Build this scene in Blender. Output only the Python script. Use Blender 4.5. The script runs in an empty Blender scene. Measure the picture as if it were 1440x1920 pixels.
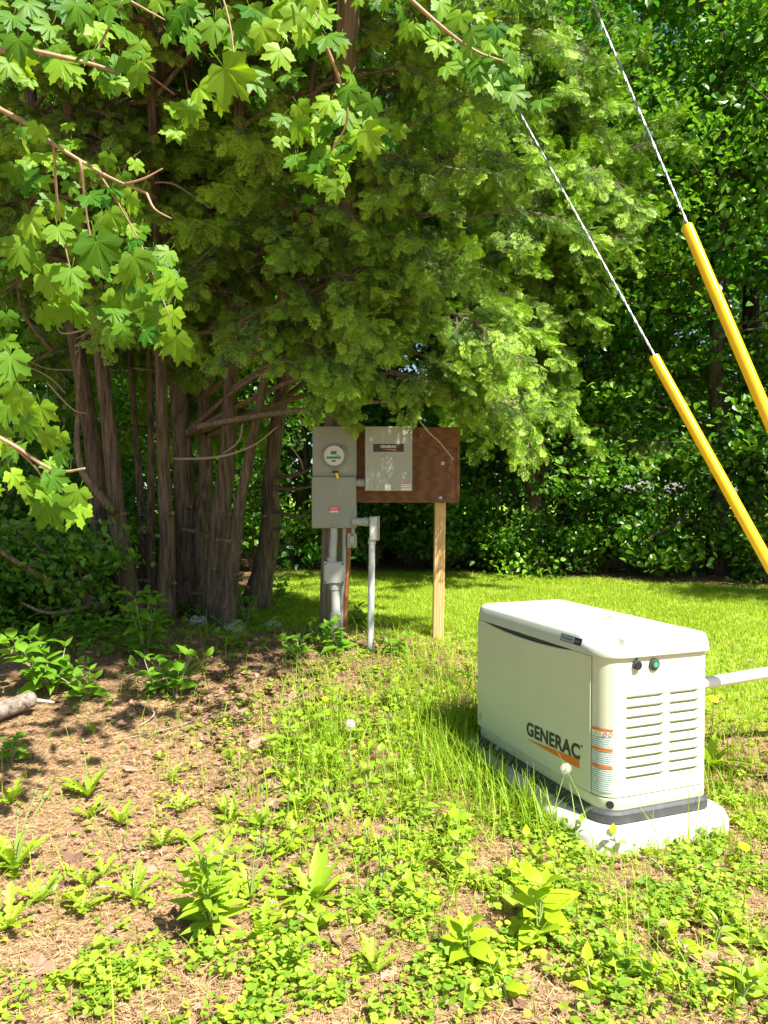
import bpy, math, random
import numpy as np
from mathutils import Vector, Matrix

random.seed(7)
rng = np.random.default_rng(11)
scene = bpy.context.scene
C = scene.collection

# ------------------------------------------------------------------ camera, sky, sun, exposure
F_PX, PITCH, CAM_Z = 1406.0, -0.0213, 1.455
cam_data = bpy.data.cameras.new('camera')
cam_data.sensor_fit = 'VERTICAL'
cam_data.sensor_height = 36.0
cam_data.lens = F_PX / 1920 * 36.0
cam_data.clip_start, cam_data.clip_end = 0.05, 2000
cam = bpy.data.objects.new('camera', cam_data)
cam.location = (0, 0, CAM_Z)
cam.rotation_euler = (math.pi / 2 + PITCH, 0, 0)
C.objects.link(cam)
scene.camera = cam

SUN = Vector((0.38, -0.42, 0.80)).normalized()
world = bpy.data.worlds.new('World')
scene.world = world
world.use_nodes = True
wn = world.node_tree
sky = wn.nodes.new('ShaderNodeTexSky')
sky.sky_type = 'NISHITA'
sky.sun_disc = False
sky.sun_elevation = math.asin(SUN.z)
sky.sun_rotation = math.atan2(SUN.x, SUN.y)
wn.links.new(sky.outputs[0], wn.nodes['Background'].inputs[0])
wn.nodes['Background'].inputs[1].default_value = 0.065
sun_data = bpy.data.lights.new('sun', 'SUN')
sun_data.energy = 5.0
sun_data.angle = math.radians(0.53)
sun_data.color = (1.0, 0.955, 0.87)
sun = bpy.data.objects.new('sun', sun_data)
sun.rotation_euler = (-SUN).to_track_quat('-Z', 'Y').to_euler()
sun.location = (4, -4, 12)
C.objects.link(sun)
scene.view_settings.view_transform = 'Standard'
scene.view_settings.look = 'None'
scene.view_settings.exposure = 1.4
scene.view_settings.gamma = 1.0
scene.cycles.max_bounces = 8
scene.cycles.transparent_max_bounces = 8

# ------------------------------------------------------------------ pixel <-> place helpers
_c, _s = math.cos(PITCH), math.sin(PITCH)

def ray(px, py):
    a, b = (px - 720) / F_PX, (960 - py) / F_PX
    return np.array([a, _c - b * _s, _s + b * _c])

def P(px, py, Y):
    r = ray(px, py)
    q = r * (Y / r[1])
    return Vector((q[0], q[1], q[2] + CAM_Z))

def smooth(a, b, x):
    t = np.clip((np.asarray(x, float) - a) / (b - a), 0, 1)
    return t * t * (3 - 2 * t)

def gz(x, y):
    x = np.asarray(x, float); y = np.asarray(y, float)
    z = 0.30 * smooth(3.2, 6.2, y)
    near = 1 - smooth(10, 16, np.hypot(x, y))
    z = z + near * (0.012 * np.sin(2.3 * x + 1.1) * np.cos(1.9 * y) + 0.008 * np.sin(5.1 * x - 2 * y))
    pad = np.exp(-(((x - 1.0) / 0.75) ** 2 + ((y - 3.5) / 0.9) ** 2) ** 2)
    return z * (1 - pad) + pad * 0.02

def gzf(x, y):
    return float(gz(x, y))

def gp(px, py):
    Y = 3.0
    r = ray(px, py)
    for i in range(60):
        x = r[0] * Y / r[1]
        t = (gzf(x, Y) - CAM_Z) / r[2]
        Y = 0.5 * Y + 0.5 * t * r[1]
    return P(px, py, Y)

def project(x, y, z):
    d = y * _c + (z - CAM_Z) * _s
    up = -y * _s + (z - CAM_Z) * _c
    return 720 + F_PX * x / d, 960 - F_PX * up / d

# ------------------------------------------------------------------ mesh helpers
class Acc:
    """collects vertex/face arrays and turns them into one mesh"""
    def __init__(self):
        self.v, self.f, self.m, self.t, self.n = [], [], [], [], 0

    def add(self, verts, faces, mat=0, tint=0.5):
        verts = np.asarray(verts, float).reshape(-1, 3)
        self.v.append(verts)
        for f in faces:
            self.f.append([i + self.n for i in f]); self.m.append(mat)
        self.t.append(np.full(len(verts), tint) if np.isscalar(tint) else np.asarray(tint, float))
        self.n += len(verts)

    def mesh(self, name, mats, smooth_shade=False):
        me = bpy.data.meshes.new(name)
        v = np.concatenate(self.v)
        me.from_pydata(v.tolist(), [], self.f)
        for m in mats: me.materials.append(m)
        if len(mats) > 1: me.polygons.foreach_set('material_index', self.m)
        if smooth_shade: me.polygons.foreach_set('use_smooth', np.ones(len(self.f), bool))
        a = me.attributes.new('tint', 'FLOAT', 'POINT')
        a.data.foreach_set('value', np.concatenate(self.t).astype(np.float32))
        me.update()
        return me

def raw_mesh(name, v, faces, mats, tint=None, mat_idx=None, smooth_shade=False):
    """v (n,3), faces (m,k) arrays -> mesh, quickly"""
    me = bpy.data.meshes.new(name)
    v = np.asarray(v, np.float32); faces = np.asarray(faces, np.int32)
    m, k = faces.shape
    me.vertices.add(len(v)); me.vertices.foreach_set('co', v.ravel())
    me.loops.add(m * k); me.loops.foreach_set('vertex_index', faces.ravel())
    me.polygons.add(m); me.polygons.foreach_set('loop_start', np.arange(m, dtype=np.int32) * k)
    for mm in mats: me.materials.append(mm)
    if mat_idx is not None: me.polygons.foreach_set('material_index', np.asarray(mat_idx, np.int32))
    me.polygons.foreach_set('use_smooth', np.full(m, smooth_shade, bool))
    me.update(calc_edges=True)
    if tint is not None:
        a = me.attributes.new('tint', 'FLOAT', 'POINT')
        a.data.foreach_set('value', np.asarray(tint, np.float32))
    return me

def norm(a):
    return a / np.maximum(np.linalg.norm(a, axis=-1, keepdims=True), 1e-9)

def frames(d, n):
    """rotation matrices with local x along d and local z near n"""
    d = norm(d); y = norm(np.cross(n, d)); z = np.cross(d, y)
    return np.stack([d, y, z], axis=-1)

def scatter(tv, tf, pos, R, scale, tint):
    tv = np.asarray(tv, float); tf = np.asarray(tf, int)
    N, n = len(pos), len(tv)
    scale = np.asarray(scale, float)
    sc = scale[:, None, None] if scale.ndim == 1 else scale[:, None, :]
    v = np.einsum('nij,nkj->nki', R, tv[None] * sc) + np.asarray(pos)[:, None, :]
    f = tf[None] + (np.arange(N) * n)[:, None, None]
    return v.reshape(-1, 3), f.reshape(-1, tf.shape[1]), np.repeat(tint, n)

def link(name, me, parent=None, loc=None, rot=None, scl=None):
    o = bpy.data.objects.new(name, me)
    C.objects.link(o)
    if parent is not None: o.parent = parent
    if loc is not None: o.location = loc
    if rot is not None: o.rotation_euler = rot
    if scl is not None: o.scale = (scl, scl, scl) if np.isscalar(scl) else scl
    return o

def tag(o, label, cat, group=None):
    o['label'] = label; o['category'] = cat
    if group: o['group'] = group
    return o

def thing(name, label, cat, loc=(0, 0, 0), rz=0.0, group=None):
    o = bpy.data.objects.new(name, None)
    o.empty_display_size = 0.1
    C.objects.link(o)
    o.location = loc; o.rotation_euler = (0, 0, rz)
    return tag(o, label, cat, group)

def box(acc, x0, x1, y0, y1, z0, z1, mat=0, bev=0.0):
    if bev <= 0:
        v = [(x0, y0, z0), (x1, y0, z0), (x1, y1, z0), (x0, y1, z0), (x0, y0, z1), (x1, y0, z1), (x1, y1, z1), (x0, y1, z1)]
        acc.add(v, [(0, 3, 2, 1), (4, 5, 6, 7), (0, 1, 5, 4), (1, 2, 6, 5), (2, 3, 7, 6), (3, 0, 4, 7)], mat)
    else:   # box whose -y (front) edges are chamfered
        b = bev
        v = [(x0, y1, z0), (x1, y1, z0), (x1, y1, z1), (x0, y1, z1), (x0, y0 + b, z0), (x1, y0 + b, z0), (x1, y0 + b, z1), (x0, y0 + b, z1),
             (x0 + b, y0, z0 + b), (x1 - b, y0, z0 + b), (x1 - b, y0, z1 - b), (x0 + b, y0, z1 - b)]
        f = [(0, 3, 2, 1), (8, 9, 10, 11)]
        for i in range(4):
            j = (i + 1) % 4
            f += [(i, j, 4 + j, 4 + i), (4 + i, 4 + j, 8 + j, 8 + i)]
        acc.add(v, f, mat)

def tube(acc, pts, rads, seg=8, mat=0, caps=True, wob=0.0, tint=0.5):
    pts = [Vector(p) for p in pts]
    if np.isscalar(rads): rads = [rads] * len(pts)
    vs, up = [], None
    for i, p in enumerate(pts):
        t = (pts[min(i + 1, len(pts) - 1)] - pts[max(i - 1, 0)]).normalized()
        if up is None:
            up = Vector((0, 0, 1)) if abs(t.z) < 0.9 else Vector((1, 0, 0))
        a = t.cross(up).normalized(); b = a.cross(t).normalized(); up = b
        for k in range(seg):
            an = 2 * math.pi * k / seg
            r = rads[i] * (1 + wob * (math.sin(3 * an + i * .7) * .5 + random.uniform(-.5, .5)))
            vs.append(p + (a * math.cos(an) + b * math.sin(an)) * r)
    fs = []
    for i in range(len(pts) - 1):
        for k in range(seg):
            k2 = (k + 1) % seg
            fs.append((i * seg + k, i * seg + k2, (i + 1) * seg + k2, (i + 1) * seg + k))
    if caps:
        fs.append(tuple(range(seg - 1, -1, -1)))
        fs.append(tuple((len(pts) - 1) * seg + k for k in range(seg)))
    acc.add([tuple(v) for v in vs], fs, mat, tint)

def disc(acc, c, nrm, r, depth, seg=24, mat=0, r2=None):
    c = Vector(c); n = Vector(nrm).normalized()
    tube(acc, [c, c + n * depth], [r, r if r2 is None else r2], seg, mat)

def curve_pts(ctrl, n):
    ctrl = [Vector(c) for c in ctrl]; out = []; m = len(ctrl) - 1
    for i in range(n + 1):
        u = i / n * m; k = min(int(u), m - 1); t = u - k
        p0, p1, p2, p3 = ctrl[max(k - 1, 0)], ctrl[k], ctrl[k + 1], ctrl[min(k + 2, m)]
        out.append(0.5 * ((2 * p1) + (p2 - p0) * t + (2 * p0 - 5 * p1 + 4 * p2 - p3) * t * t + (3 * p1 - p0 - 3 * p2 + p3) * t ** 3))
    return out

# ------------------------------------------------------------------ materials
def new_mat(name):
    m = bpy.data.materials.new(name); m.use_nodes = True
    return m, m.node_tree, m.node_tree.nodes['Principled BSDF']

def nd(nt, kind, **kw):
    n = nt.nodes.new(kind)
    for k, v in kw.items(): setattr(n, k, v)
    return n

def set_spec(b, v):
    b.inputs['Specular IOR Level'].default_value = v

def plain(name, col, rough=0.5, metal=0.0, spec=0.5, noise=0.0, nscale=20, bump=0.0, bscale=200):
    m, nt, b = new_mat(name)
    b.inputs['Base Color'].default_value = (*col, 1)
    b.inputs['Roughness'].default_value = rough
    b.inputs['Metallic'].default_value = metal
    set_spec(b, spec)
    tc = nd(nt, 'ShaderNodeTexCoord')
    if noise > 0:
        n = nd(nt, 'ShaderNodeTexNoise'); n.inputs['Scale'].default_value = nscale; n.inputs['Detail'].default_value = 6
        nt.links.new(tc.outputs['Object'], n.inputs['Vector'])
        r = nd(nt, 'ShaderNodeValToRGB')
        r.color_ramp.elements[0].position, r.color_ramp.elements[1].position = 0.3, 0.7
        r.color_ramp.elements[0].color = (*[c * (1 - noise) for c in col], 1)
        r.color_ramp.elements[1].color = (*[min(1, c * (1 + noise * .6)) for c in col], 1)
        nt.links.new(n.outputs[0], r.inputs[0]); nt.links.new(r.outputs[0], b.inputs['Base Color'])
    if bump > 0:
        n2 = nd(nt, 'ShaderNodeTexNoise'); n2.inputs['Scale'].default_value = bscale
        nt.links.new(tc.outputs['Object'], n2.inputs['Vector'])
        bp = nd(nt, 'ShaderNodeBump'); bp.inputs['Strength'].default_value = bump; bp.inputs['Distance'].default_value = 0.004
        nt.links.new(n2.outputs[0], bp.inputs['Height']); nt.links.new(bp.outputs[0], b.inputs['Normal'])
    return m

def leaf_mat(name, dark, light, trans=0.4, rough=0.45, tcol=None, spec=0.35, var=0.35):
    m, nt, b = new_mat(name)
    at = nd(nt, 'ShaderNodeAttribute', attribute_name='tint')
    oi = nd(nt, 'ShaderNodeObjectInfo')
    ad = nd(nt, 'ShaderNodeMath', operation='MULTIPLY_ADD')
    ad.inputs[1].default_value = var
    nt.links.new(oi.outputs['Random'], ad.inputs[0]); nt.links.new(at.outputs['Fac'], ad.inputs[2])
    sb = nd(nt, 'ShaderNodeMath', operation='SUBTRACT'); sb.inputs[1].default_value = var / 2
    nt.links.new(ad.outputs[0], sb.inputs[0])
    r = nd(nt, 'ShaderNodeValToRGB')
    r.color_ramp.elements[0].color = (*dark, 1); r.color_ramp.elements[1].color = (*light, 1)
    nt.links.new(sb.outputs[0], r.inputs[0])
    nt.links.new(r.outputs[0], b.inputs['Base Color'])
    b.inputs['Roughness'].default_value = rough; set_spec(b, spec)
    tr = nd(nt, 'ShaderNodeBsdfTranslucent')
    mx = nd(nt, 'ShaderNodeMix', data_type='RGBA'); mx.blend_type = 'MULTIPLY'; mx.inputs[0].default_value = 1.0
    nt.links.new(r.outputs[0], mx.inputs[6]); mx.inputs[7].default_value = (*(tcol or (1.5, 1.45, 0.55)), 1)
    nt.links.new(mx.outputs[2], tr.inputs[0])
    ms = nd(nt, 'ShaderNodeMixShader'); ms.inputs[0].default_value = trans
    nt.links.new(b.outputs[0], ms.inputs[1]); nt.links.new(tr.outputs[0], ms.inputs[2])
    nt.links.new(ms.outputs[0], nt.nodes['Material Output'].inputs[0])
    return m

def bark_mat(name, dark, light, sx=14, sz=1.6, bump=0.9, dist=0.03):
    m, nt, b = new_mat(name)
    tc = nd(nt, 'ShaderNodeTexCoord'); mp = nd(nt, 'ShaderNodeMapping')
    mp.inputs['Scale'].default_value = (sx, sx, sz)
    nt.links.new(tc.outputs['Object'], mp.inputs[0])
    n = nd(nt, 'ShaderNodeTexNoise'); n.inputs['Scale'].default_value = 3.0; n.inputs['Detail'].default_value = 8; n.inputs['Roughness'].default_value = .65
    nt.links.new(mp.outputs[0], n.inputs['Vector'])
    r = nd(nt, 'ShaderNodeValToRGB')
    r.color_ramp.elements[0].position, r.color_ramp.elements[1].position = 0.35, 0.68
    r.color_ramp.elements[0].color = (*dark, 1); r.color_ramp.elements[1].color = (*light, 1)
    nt.links.new(n.outputs[0], r.inputs[0]); nt.links.new(r.outputs[0], b.inputs['Base Color'])
    bp = nd(nt, 'ShaderNodeBump'); bp.inputs['Strength'].default_value = bump; bp.inputs['Distance'].default_value = dist
    nt.links.new(n.outputs[0], bp.inputs['Height']); nt.links.new(bp.outputs[0], b.inputs['Normal'])
    b.inputs['Roughness'].default_value = 0.9; set_spec(b, 0.15)
    return m

M = {}
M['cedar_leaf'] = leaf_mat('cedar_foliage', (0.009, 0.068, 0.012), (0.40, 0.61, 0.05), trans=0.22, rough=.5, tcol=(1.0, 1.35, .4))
M['maple_leaf'] = leaf_mat('maple_leaf', (0.035, 0.15, 0.008), (0.28, 0.47, 0.03), trans=0.46, rough=.5, spec=.3, tcol=(1.45, 1.4, .3), var=.9)
M['maple_vein'] = leaf_mat('maple_vein', (0.18, 0.34, 0.03), (0.30, 0.46, 0.05), trans=0.45, rough=.55, spec=.2)
M['forest_leaf'] = leaf_mat('forest_leaf', (0.022, 0.14, 0.014), (0.22, 0.42, 0.04), trans=0.45, rough=.34, spec=.6)
M['shrub_leaf'] = leaf_mat('shrub_leaf', (0.09, 0.25, 0.015), (0.20, 0.38, 0.025), trans=0.42, rough=.42)
M['weed_leaf'] = leaf_mat('weed_leaf', (0.20, 0.36, 0.02), (0.36, 0.49, 0.035), trans=0.4, rough=.45)
M['lime_leaf'] = leaf_mat('lime_leaf', (0.25, 0.42, 0.015), (0.42, 0.53, 0.02), trans=0.42, rough=.45)
M['cover_leaf'] = leaf_mat('cover_leaf', (0.15, 0.30, 0.02), (0.42, 0.52, 0.05), trans=0.38, rough=.55)
M['grass'] = leaf_mat('grass_blade', (0.16, 0.34, 0.012), (0.44, 0.52, 0.04), trans=0.4, rough=.5)
M['lawn'] = leaf_mat('lawn_blade', (0.15, 0.32, 0.012), (0.43, 0.50, 0.035), trans=0.38, rough=.5)
M['stalk'] = plain('green_stalk', (0.25, 0.32, 0.09), 0.6, noise=.2)
M['bud'] = plain('green_bud', (0.16, 0.24, 0.06), 0.7)
M['petal'] = plain('yellow_petal', (0.9, 0.62, 0.0), 0.6)
M['pappus'] = leaf_mat('seed_fluff', (0.75, 0.7, 0.62), (0.85, 0.8, 0.72), trans=0.35, rough=.8, tcol=(1, 1, 1))
M['dead_leaf'] = leaf_mat('dead_leaf', (0.13, 0.062, 0.04), (0.44, 0.28, 0.19), trans=0.12, rough=.75, tcol=(1.1, .9, .6))
M['straw'] = leaf_mat('straw_litter', (0.17, 0.085, 0.04), (0.55, 0.37, 0.20), trans=0.1, rough=.8, tcol=(1.1, .95, .7))
M['cedar_bark'] = bark_mat('cedar_bark', (0.07, 0.05, 0.034), (0.27, 0.205, 0.145), sx=12, sz=1.1, bump=1.0, dist=.04)
M['limb_bark'] = bark_mat('limb_bark', (0.09, 0.065, 0.045), (0.30, 0.23, 0.16), sx=16, sz=4, bump=.6, dist=.012)
M['forest_bark'] = bark_mat('forest_bark', (0.05, 0.045, 0.035), (0.16, 0.13, 0.10), sx=8, sz=1.5, bump=.8)
M['twig'] = plain('maple_twig', (0.34, 0.22, 0.13), 0.6, noise=.3, nscale=60)
M['dry_twig'] = plain('dry_twig', (0.38, 0.30, 0.22), 0.8, noise=.3, nscale=60)
M['pole_wood'] = bark_mat('weathered_pole', (0.11, 0.085, 0.055), (0.34, 0.28, 0.20), sx=14, sz=.5, bump=.7, dist=.01)
M['log_bark'] = bark_mat('log_bark', (0.13, 0.10, 0.08), (0.38, 0.31, 0.26), sx=10, sz=10, bump=.7, dist=.02)
M['log_end'] = plain('log_end', (0.62, 0.50, 0.38), .8, noise=.25, nscale=30)
M['stone'] = plain('grey_stone', (0.36, 0.33, 0.28), .85, noise=.35, nscale=14, bump=.6, bscale=40)

# generator / electrical materials
M['shell'] = plain('painted_steel', (0.59, 0.61, 0.45), 0.42, noise=.03, nscale=4, bump=.03, bscale=900)
M['lid'] = plain('lid_plastic', (0.50, 0.53, 0.46), 0.45, noise=.04, nscale=7)
M['skirt'] = plain('black_skirt', (0.055, 0.06, 0.065), 0.6, noise=.3, nscale=30, bump=.2, bscale=200)
M['dark'] = plain('dark_gap', (0.012, 0.013, 0.013), 0.7)
M['slot'] = plain('intake_screen', (0.05, 0.055, 0.05), 0.6)
M['pad'] = plain('pad_concrete', (0.66, 0.63, 0.55), 0.85, noise=.13, nscale=9, bump=.3, bscale=260)
M['ink'] = plain('dark_ink', (0.02, 0.025, 0.025), 0.5)
M['orange'] = plain('orange_ink', (0.72, 0.17, 0.02), 0.5)
M['label_white'] = plain('label_white', (0.62, 0.70, 0.68), 0.5)
M['white'] = plain('white_print', (0.8, 0.8, 0.78), 0.5)
M['badge_grey'] = plain('badge_grey', (0.32, 0.34, 0.33), 0.35, metal=.4)
M['lamp_green'] = plain('indicator_green', (0.03, 0.45, 0.16), 0.3)
M['yellow_tri'] = plain('warning_yellow', (0.75, 0.55, 0.02), 0.5)
M['cabinet'] = plain('grey_enamel', (0.26, 0.275, 0.225), 0.45, noise=.05, nscale=6, bump=.04, bscale=500)
M['switch'] = plain('switch_enamel', (0.33, 0.34, 0.28), 0.45, noise=.05, nscale=6, bump=.04, bscale=500)
M['pvc'] = plain('grey_pvc', (0.42, 0.435, 0.40), 0.5, noise=.06, nscale=12)
M['pvc_white'] = plain('white_pvc', (0.80, 0.80, 0.78), 0.4, noise=.03)
M['rust'] = plain('copper_pipe', (0.34, 0.12, 0.05), 0.5, noise=.35, nscale=25)
M['steel'] = plain('galvanised', (0.38, 0.39, 0.40), 0.45, metal=.7, noise=.25, nscale=30)
M['red'] = plain('red_label', (0.62, 0.04, 0.04), 0.5)
M['teal'] = plain('teal_band', (0.0, 0.28, 0.19), 0.4)
M['tag_yellow'] = plain('yellow_tag', (0.85, 0.60, 0.02), 0.5)
M['guard'] = plain('yellow_guard', (0.92, 0.53, 0.006), 0.32, noise=.10, nscale=5, bump=.05, bscale=60)
M['dial'] = plain('meter_dial', (0.62, 0.62, 0.55), 0.5)
M['lcd'] = plain('meter_lcd', (0.10, 0.12, 0.09), 0.3)
m_, nt_, b_ = new_mat('meter_glass')
b_.inputs['Base Color'].default_value = (1, 1, 1, 1); b_.inputs['Roughness'].default_value = 0.03
b_.inputs['Transmission Weight'].default_value = 1.0; b_.inputs['IOR'].default_value = 1.06
M['glass'] = m_

def wood_mat(name, a, bcol, scale=(6, 6, 0.6), dist=.004, wave=3.0):
    m, nt, b = new_mat(name)
    tc = nd(nt, 'ShaderNodeTexCoord'); mp = nd(nt, 'ShaderNodeMapping'); mp.inputs['Scale'].default_value = scale
    nt.links.new(tc.outputs['Object'], mp.inputs[0])
    w = nd(nt, 'ShaderNodeTexWave'); w.inputs['Scale'].default_value = wave; w.inputs['Distortion'].default_value = 9
    w.inputs['Detail'].default_value = 4; w.inputs['Detail Scale'].default_value = .8
    nt.links.new(mp.outputs[0], w.inputs['Vector'])
    r = nd(nt, 'ShaderNodeValToRGB'); r.color_ramp.elements[0].color = (*a, 1); r.color_ramp.elements[1].color = (*bcol, 1)
    nt.links.new(w.outputs[0], r.inputs[0]); nt.links.new(r.outputs[0], b.inputs['Base Color'])
    bp = nd(nt, 'ShaderNodeBump'); bp.inputs['Strength'].default_value = .4; bp.inputs['Distance'].default_value = dist
    nt.links.new(w.outputs[0], bp.inputs['Height']); nt.links.new(bp.outputs[0], b.inputs['Normal'])
    b.inputs['Roughness'].default_value = .7; set_spec(b, .25)
    return m
M['post_wood'] = wood_mat('fresh_lumber', (0.46, 0.27, 0.10), (0.66, 0.46, 0.22))
M['board'] = wood_mat('brown_plywood', (0.13, 0.058, 0.026), (0.185, 0.085, 0.04), scale=(1.2, 1.2, 9), dist=.002, wave=2)

def label_mat():
    m, nt, b = new_mat('printed_warning_text')
    tc = nd(nt, 'ShaderNodeTexCoord'); w = nd(nt, 'ShaderNodeTexWave', bands_direction='Z')
    w.inputs['Scale'].default_value = 36; w.inputs['Distortion'].default_value = .6
    nt.links.new(tc.outputs['Object'], w.inputs['Vector'])
    n = nd(nt, 'ShaderNodeTexNoise'); n.inputs['Scale'].default_value = 260
    nt.links.new(tc.outputs['Object'], n.inputs['Vector'])
    mu = nd(nt, 'ShaderNodeMath', operation='MULTIPLY'); nt.links.new(w.outputs[0], mu.inputs[0]); nt.links.new(n.outputs[0], mu.inputs[1])
    r = nd(nt, 'ShaderNodeValToRGB'); r.color_ramp.elements[0].position = .22; r.color_ramp.elements[1].position = .5
    r.color_ramp.elements[0].color = (.62, .70, .67, 1); r.color_ramp.elements[1].color = (.10, .16, .16, 1)
    nt.links.new(mu.outputs[0], r.inputs[0]); nt.links.new(r.outputs[0], b.inputs['Base Color'])
    return m
M['label_text'] = label_mat()

def ground_mat():
    m, nt, b = new_mat('soil_and_turf')
    tc = nd(nt, 'ShaderNodeTexCoord')
    def noise(scale, detail=8, rough=.6):
        n = nd(nt, 'ShaderNodeTexNoise'); n.inputs['Scale'].default_value = scale; n.inputs['Detail'].default_value = detail; n.inputs['Roughness'].default_value = rough
        nt.links.new(tc.outputs['Object'], n.inputs['Vector']); return n
    def ramp(src, stops):
        r = nd(nt, 'ShaderNodeValToRGB')
        while len(r.color_ramp.elements) < len(stops): r.color_ramp.elements.new(.5)
        for e, (p, c) in zip(r.color_ramp.elements, stops): e.position = p; e.color = (*c, 1)
        nt.links.new(src, r.inputs[0]); return r
    def mix(fac, a, c):
        x = nd(nt, 'ShaderNodeMix', data_type='RGBA'); nt.links.new(fac, x.inputs[0]); nt.links.new(a, x.inputs[6]); nt.links.new(c, x.inputs[7]); return x.outputs[2]
    n1, n2, n3 = noise(42), noise(2.2), noise(9)
    soil = ramp(n1.outputs[0], [(.36, (.10, .052, .028)), (.48, (.29, .175, .092)), (.67, (.52, .355, .20))])
    humus = ramp(n1.outputs[0], [(.3, (.10, .055, .035)), (.55, (.24, .14, .085)), (.75, (.40, .26, .17))])
    turf = ramp(n3.outputs[0], [(.3, (.13, .22, .02)), (.6, (.28, .36, .035)), (.8, (.42, .37, .12))])
    ah = nd(nt, 'ShaderNodeAttribute', attribute_name='humus')
    al = nd(nt, 'ShaderNodeAttribute', attribute_name='lawn')
    def jitter(a):
        mm = nd(nt, 'ShaderNodeMath', operation='MULTIPLY_ADD'); mm.inputs[1].default_value = 1.0; 
        s2 = nd(nt, 'ShaderNodeMath', operation='SUBTRACT'); s2.inputs[1].default_value = .5
        nt.links.new(n3.outputs[0], s2.inputs[0]); nt.links.new(s2.outputs[0], mm.inputs[0]); nt.links.new(a, mm.inputs[2]); mm.use_clamp = True
        return mm.outputs[0]
    c1 = mix(jitter(ah.outputs['Fac']), soil.outputs[0], humus.outputs[0])
    c2 = mix(jitter(al.outputs['Fac']), c1, turf.outputs[0])
    nt.links.new(c2, b.inputs['Base Color'])
    bp = nd(nt, 'ShaderNodeBump'); bp.inputs['Strength'].default_value = .8; bp.inputs['Distance'].default_value = .02
    nt.links.new(n1.outputs[0], bp.inputs['Height']); nt.links.new(bp.outputs[0], b.inputs['Normal'])
    b.inputs['Roughness'].default_value = .95; set_spec(b, .1)
    return m
M['ground'] = ground_mat()

# ------------------------------------------------------------------ ground
def spaced(lo, hi, step, far):
    core = np.arange(lo, hi + 1e-6, step)
    out, d = [], step
    x = hi
    while x < far:
        d *= 1.28; x += d; out.append(x)
    out2, d, x = [], step, lo
    while x > -far:
        d *= 1.28; x -= d; out2.append(x)
    return np.array(out2[::-1] + core.tolist() + out)

def lawn_mask(x, y):
    """1 where turf grows, 0 on the bare soil / litter"""
    edge = 6.4 - 1.5 * smooth(-0.4, 1.6, x)          # turf comes nearer towards the generator
    m = smooth(edge - .5, edge + .6, y)
    left = smooth(-1.9, -1.2, x)                     # none under the cedars
    woods = 1 - smooth(forest_edge(x) - .3, forest_edge(x) + .4, y)
    beyond = smooth(15.5, 17, y)
    m = np.maximum(m * left, smooth(1.35, 1.9, x) * smooth(4.0, 4.5, y))
    return np.maximum(m * woods, beyond)

def forest_edge(x):
    return 11.2 - 1.7 * smooth(0.5, 5.0, np.asarray(x, float))

def humus_mask(x, y):
    u = np.asarray(x, float); v = np.asarray(y, float)
    a = smooth(4.6, 5.4, v) * (1 - smooth(-.3, .6, u))
    b = smooth(forest_edge(u) - .2, forest_edge(u) + .3, v)
    return np.maximum(a, b)

gx, gy = spaced(-4.5, 4.5, .06, 400), spaced(1.2, 8.5, .06, 400)
GX, GY = np.meshgrid(gx, gy, indexing='ij')
GZ = gz(GX, GY) + np.where((np.abs(GX) < 6) & (np.abs(GY) < 10), rng.normal(0, .004, GX.shape), 0)
idx = np.arange(GX.size).reshape(GX.shape)
gf = np.stack([idx[:-1, :-1], idx[1:, :-1], idx[1:, 1:], idx[:-1, 1:]], -1).reshape(-1, 4)
gme = raw_mesh('ground', np.stack([GX, GY, GZ], -1).reshape(-1, 3), gf, [M['ground']], smooth_shade=True)
for nm, fn in (('lawn', lawn_mask), ('humus', humus_mask)):
    a = gme.attributes.new(nm, 'FLOAT', 'POINT'); a.data.foreach_set('value', fn(GX, GY).ravel().astype(np.float32))
ground = link('ground', gme); ground['kind'] = 'structure'

# ------------------------------------------------------------------ generator on its pad
YAW = 0.3608
GEN = Vector((0.8615 * 1.05, 2.9022 * 1.05, 0.10))
GL, GW, GR = 1.14, 0.544, 0.088

def rr(off, n=10, r=GR):
    """rounded-rectangle outline of the housing grown by off; starts on the long side (x=0), runs round the near corner"""
    x0, y0, x1, y1 = -off, -off, GW + off, GL + off
    R = max(r + off, .01); q = max(.045 + off, .01); pts = []
    for cx, cy, a0, R in ((x0 + R, y0 + R, math.pi, R), (x1 - q, y0 + q, 1.5 * math.pi, q), (x1 - q, y1 - q, 0, q), (x0 + R, y1 - R, .5 * math.pi, R)):
        for k in range(n + 1):
            a = a0 + .5 * math.pi * k / n
            pts.append((cx + R * math.cos(a), cy + R * math.sin(a)))
    out = []                                       # subdivide straight runs
    for i, p in enumerate(pts):
        q = pts[(i + 1) % len(pts)]; out.append(p)
        if (i + 1) % (n + 1) == 0:
            m = 30 if abs(q[1] - p[1]) > abs(q[0] - p[0]) else 16
            out += [(p[0] + (q[0] - p[0]) * k / m, p[1] + (q[1] - p[1]) * k / m) for k in range(1, m)]
    return np.array(out)

def loft(acc, rings, mat=0, cap_top=True, cap_bot=True):
    n = len(rings[0]); v = np.concatenate(rings); f = []
    for i in range(len(rings) - 1):
        for k in range(n):
            k2 = (k + 1) % n
            f.append((i * n + k, i * n + k2, (i + 1) * n + k2, (i + 1) * n + k))
    if cap_bot: f.append(tuple(range(n - 1, -1, -1)))
    if cap_top: f.append(tuple((len(rings) - 1) * n + k for k in range(n)))
    acc.add(v, f, mat)

def ring(off, z, r=GR):
    o = rr(off, r=r); return np.column_stack([o, np.full(len(o), z)])

def shade_by_angle(me, ang=35):
    me.polygons.foreach_set('use_smooth', np.ones(len(me.polygons), bool))
    me.set_sharp_from_angle(angle=math.radians(ang))

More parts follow.
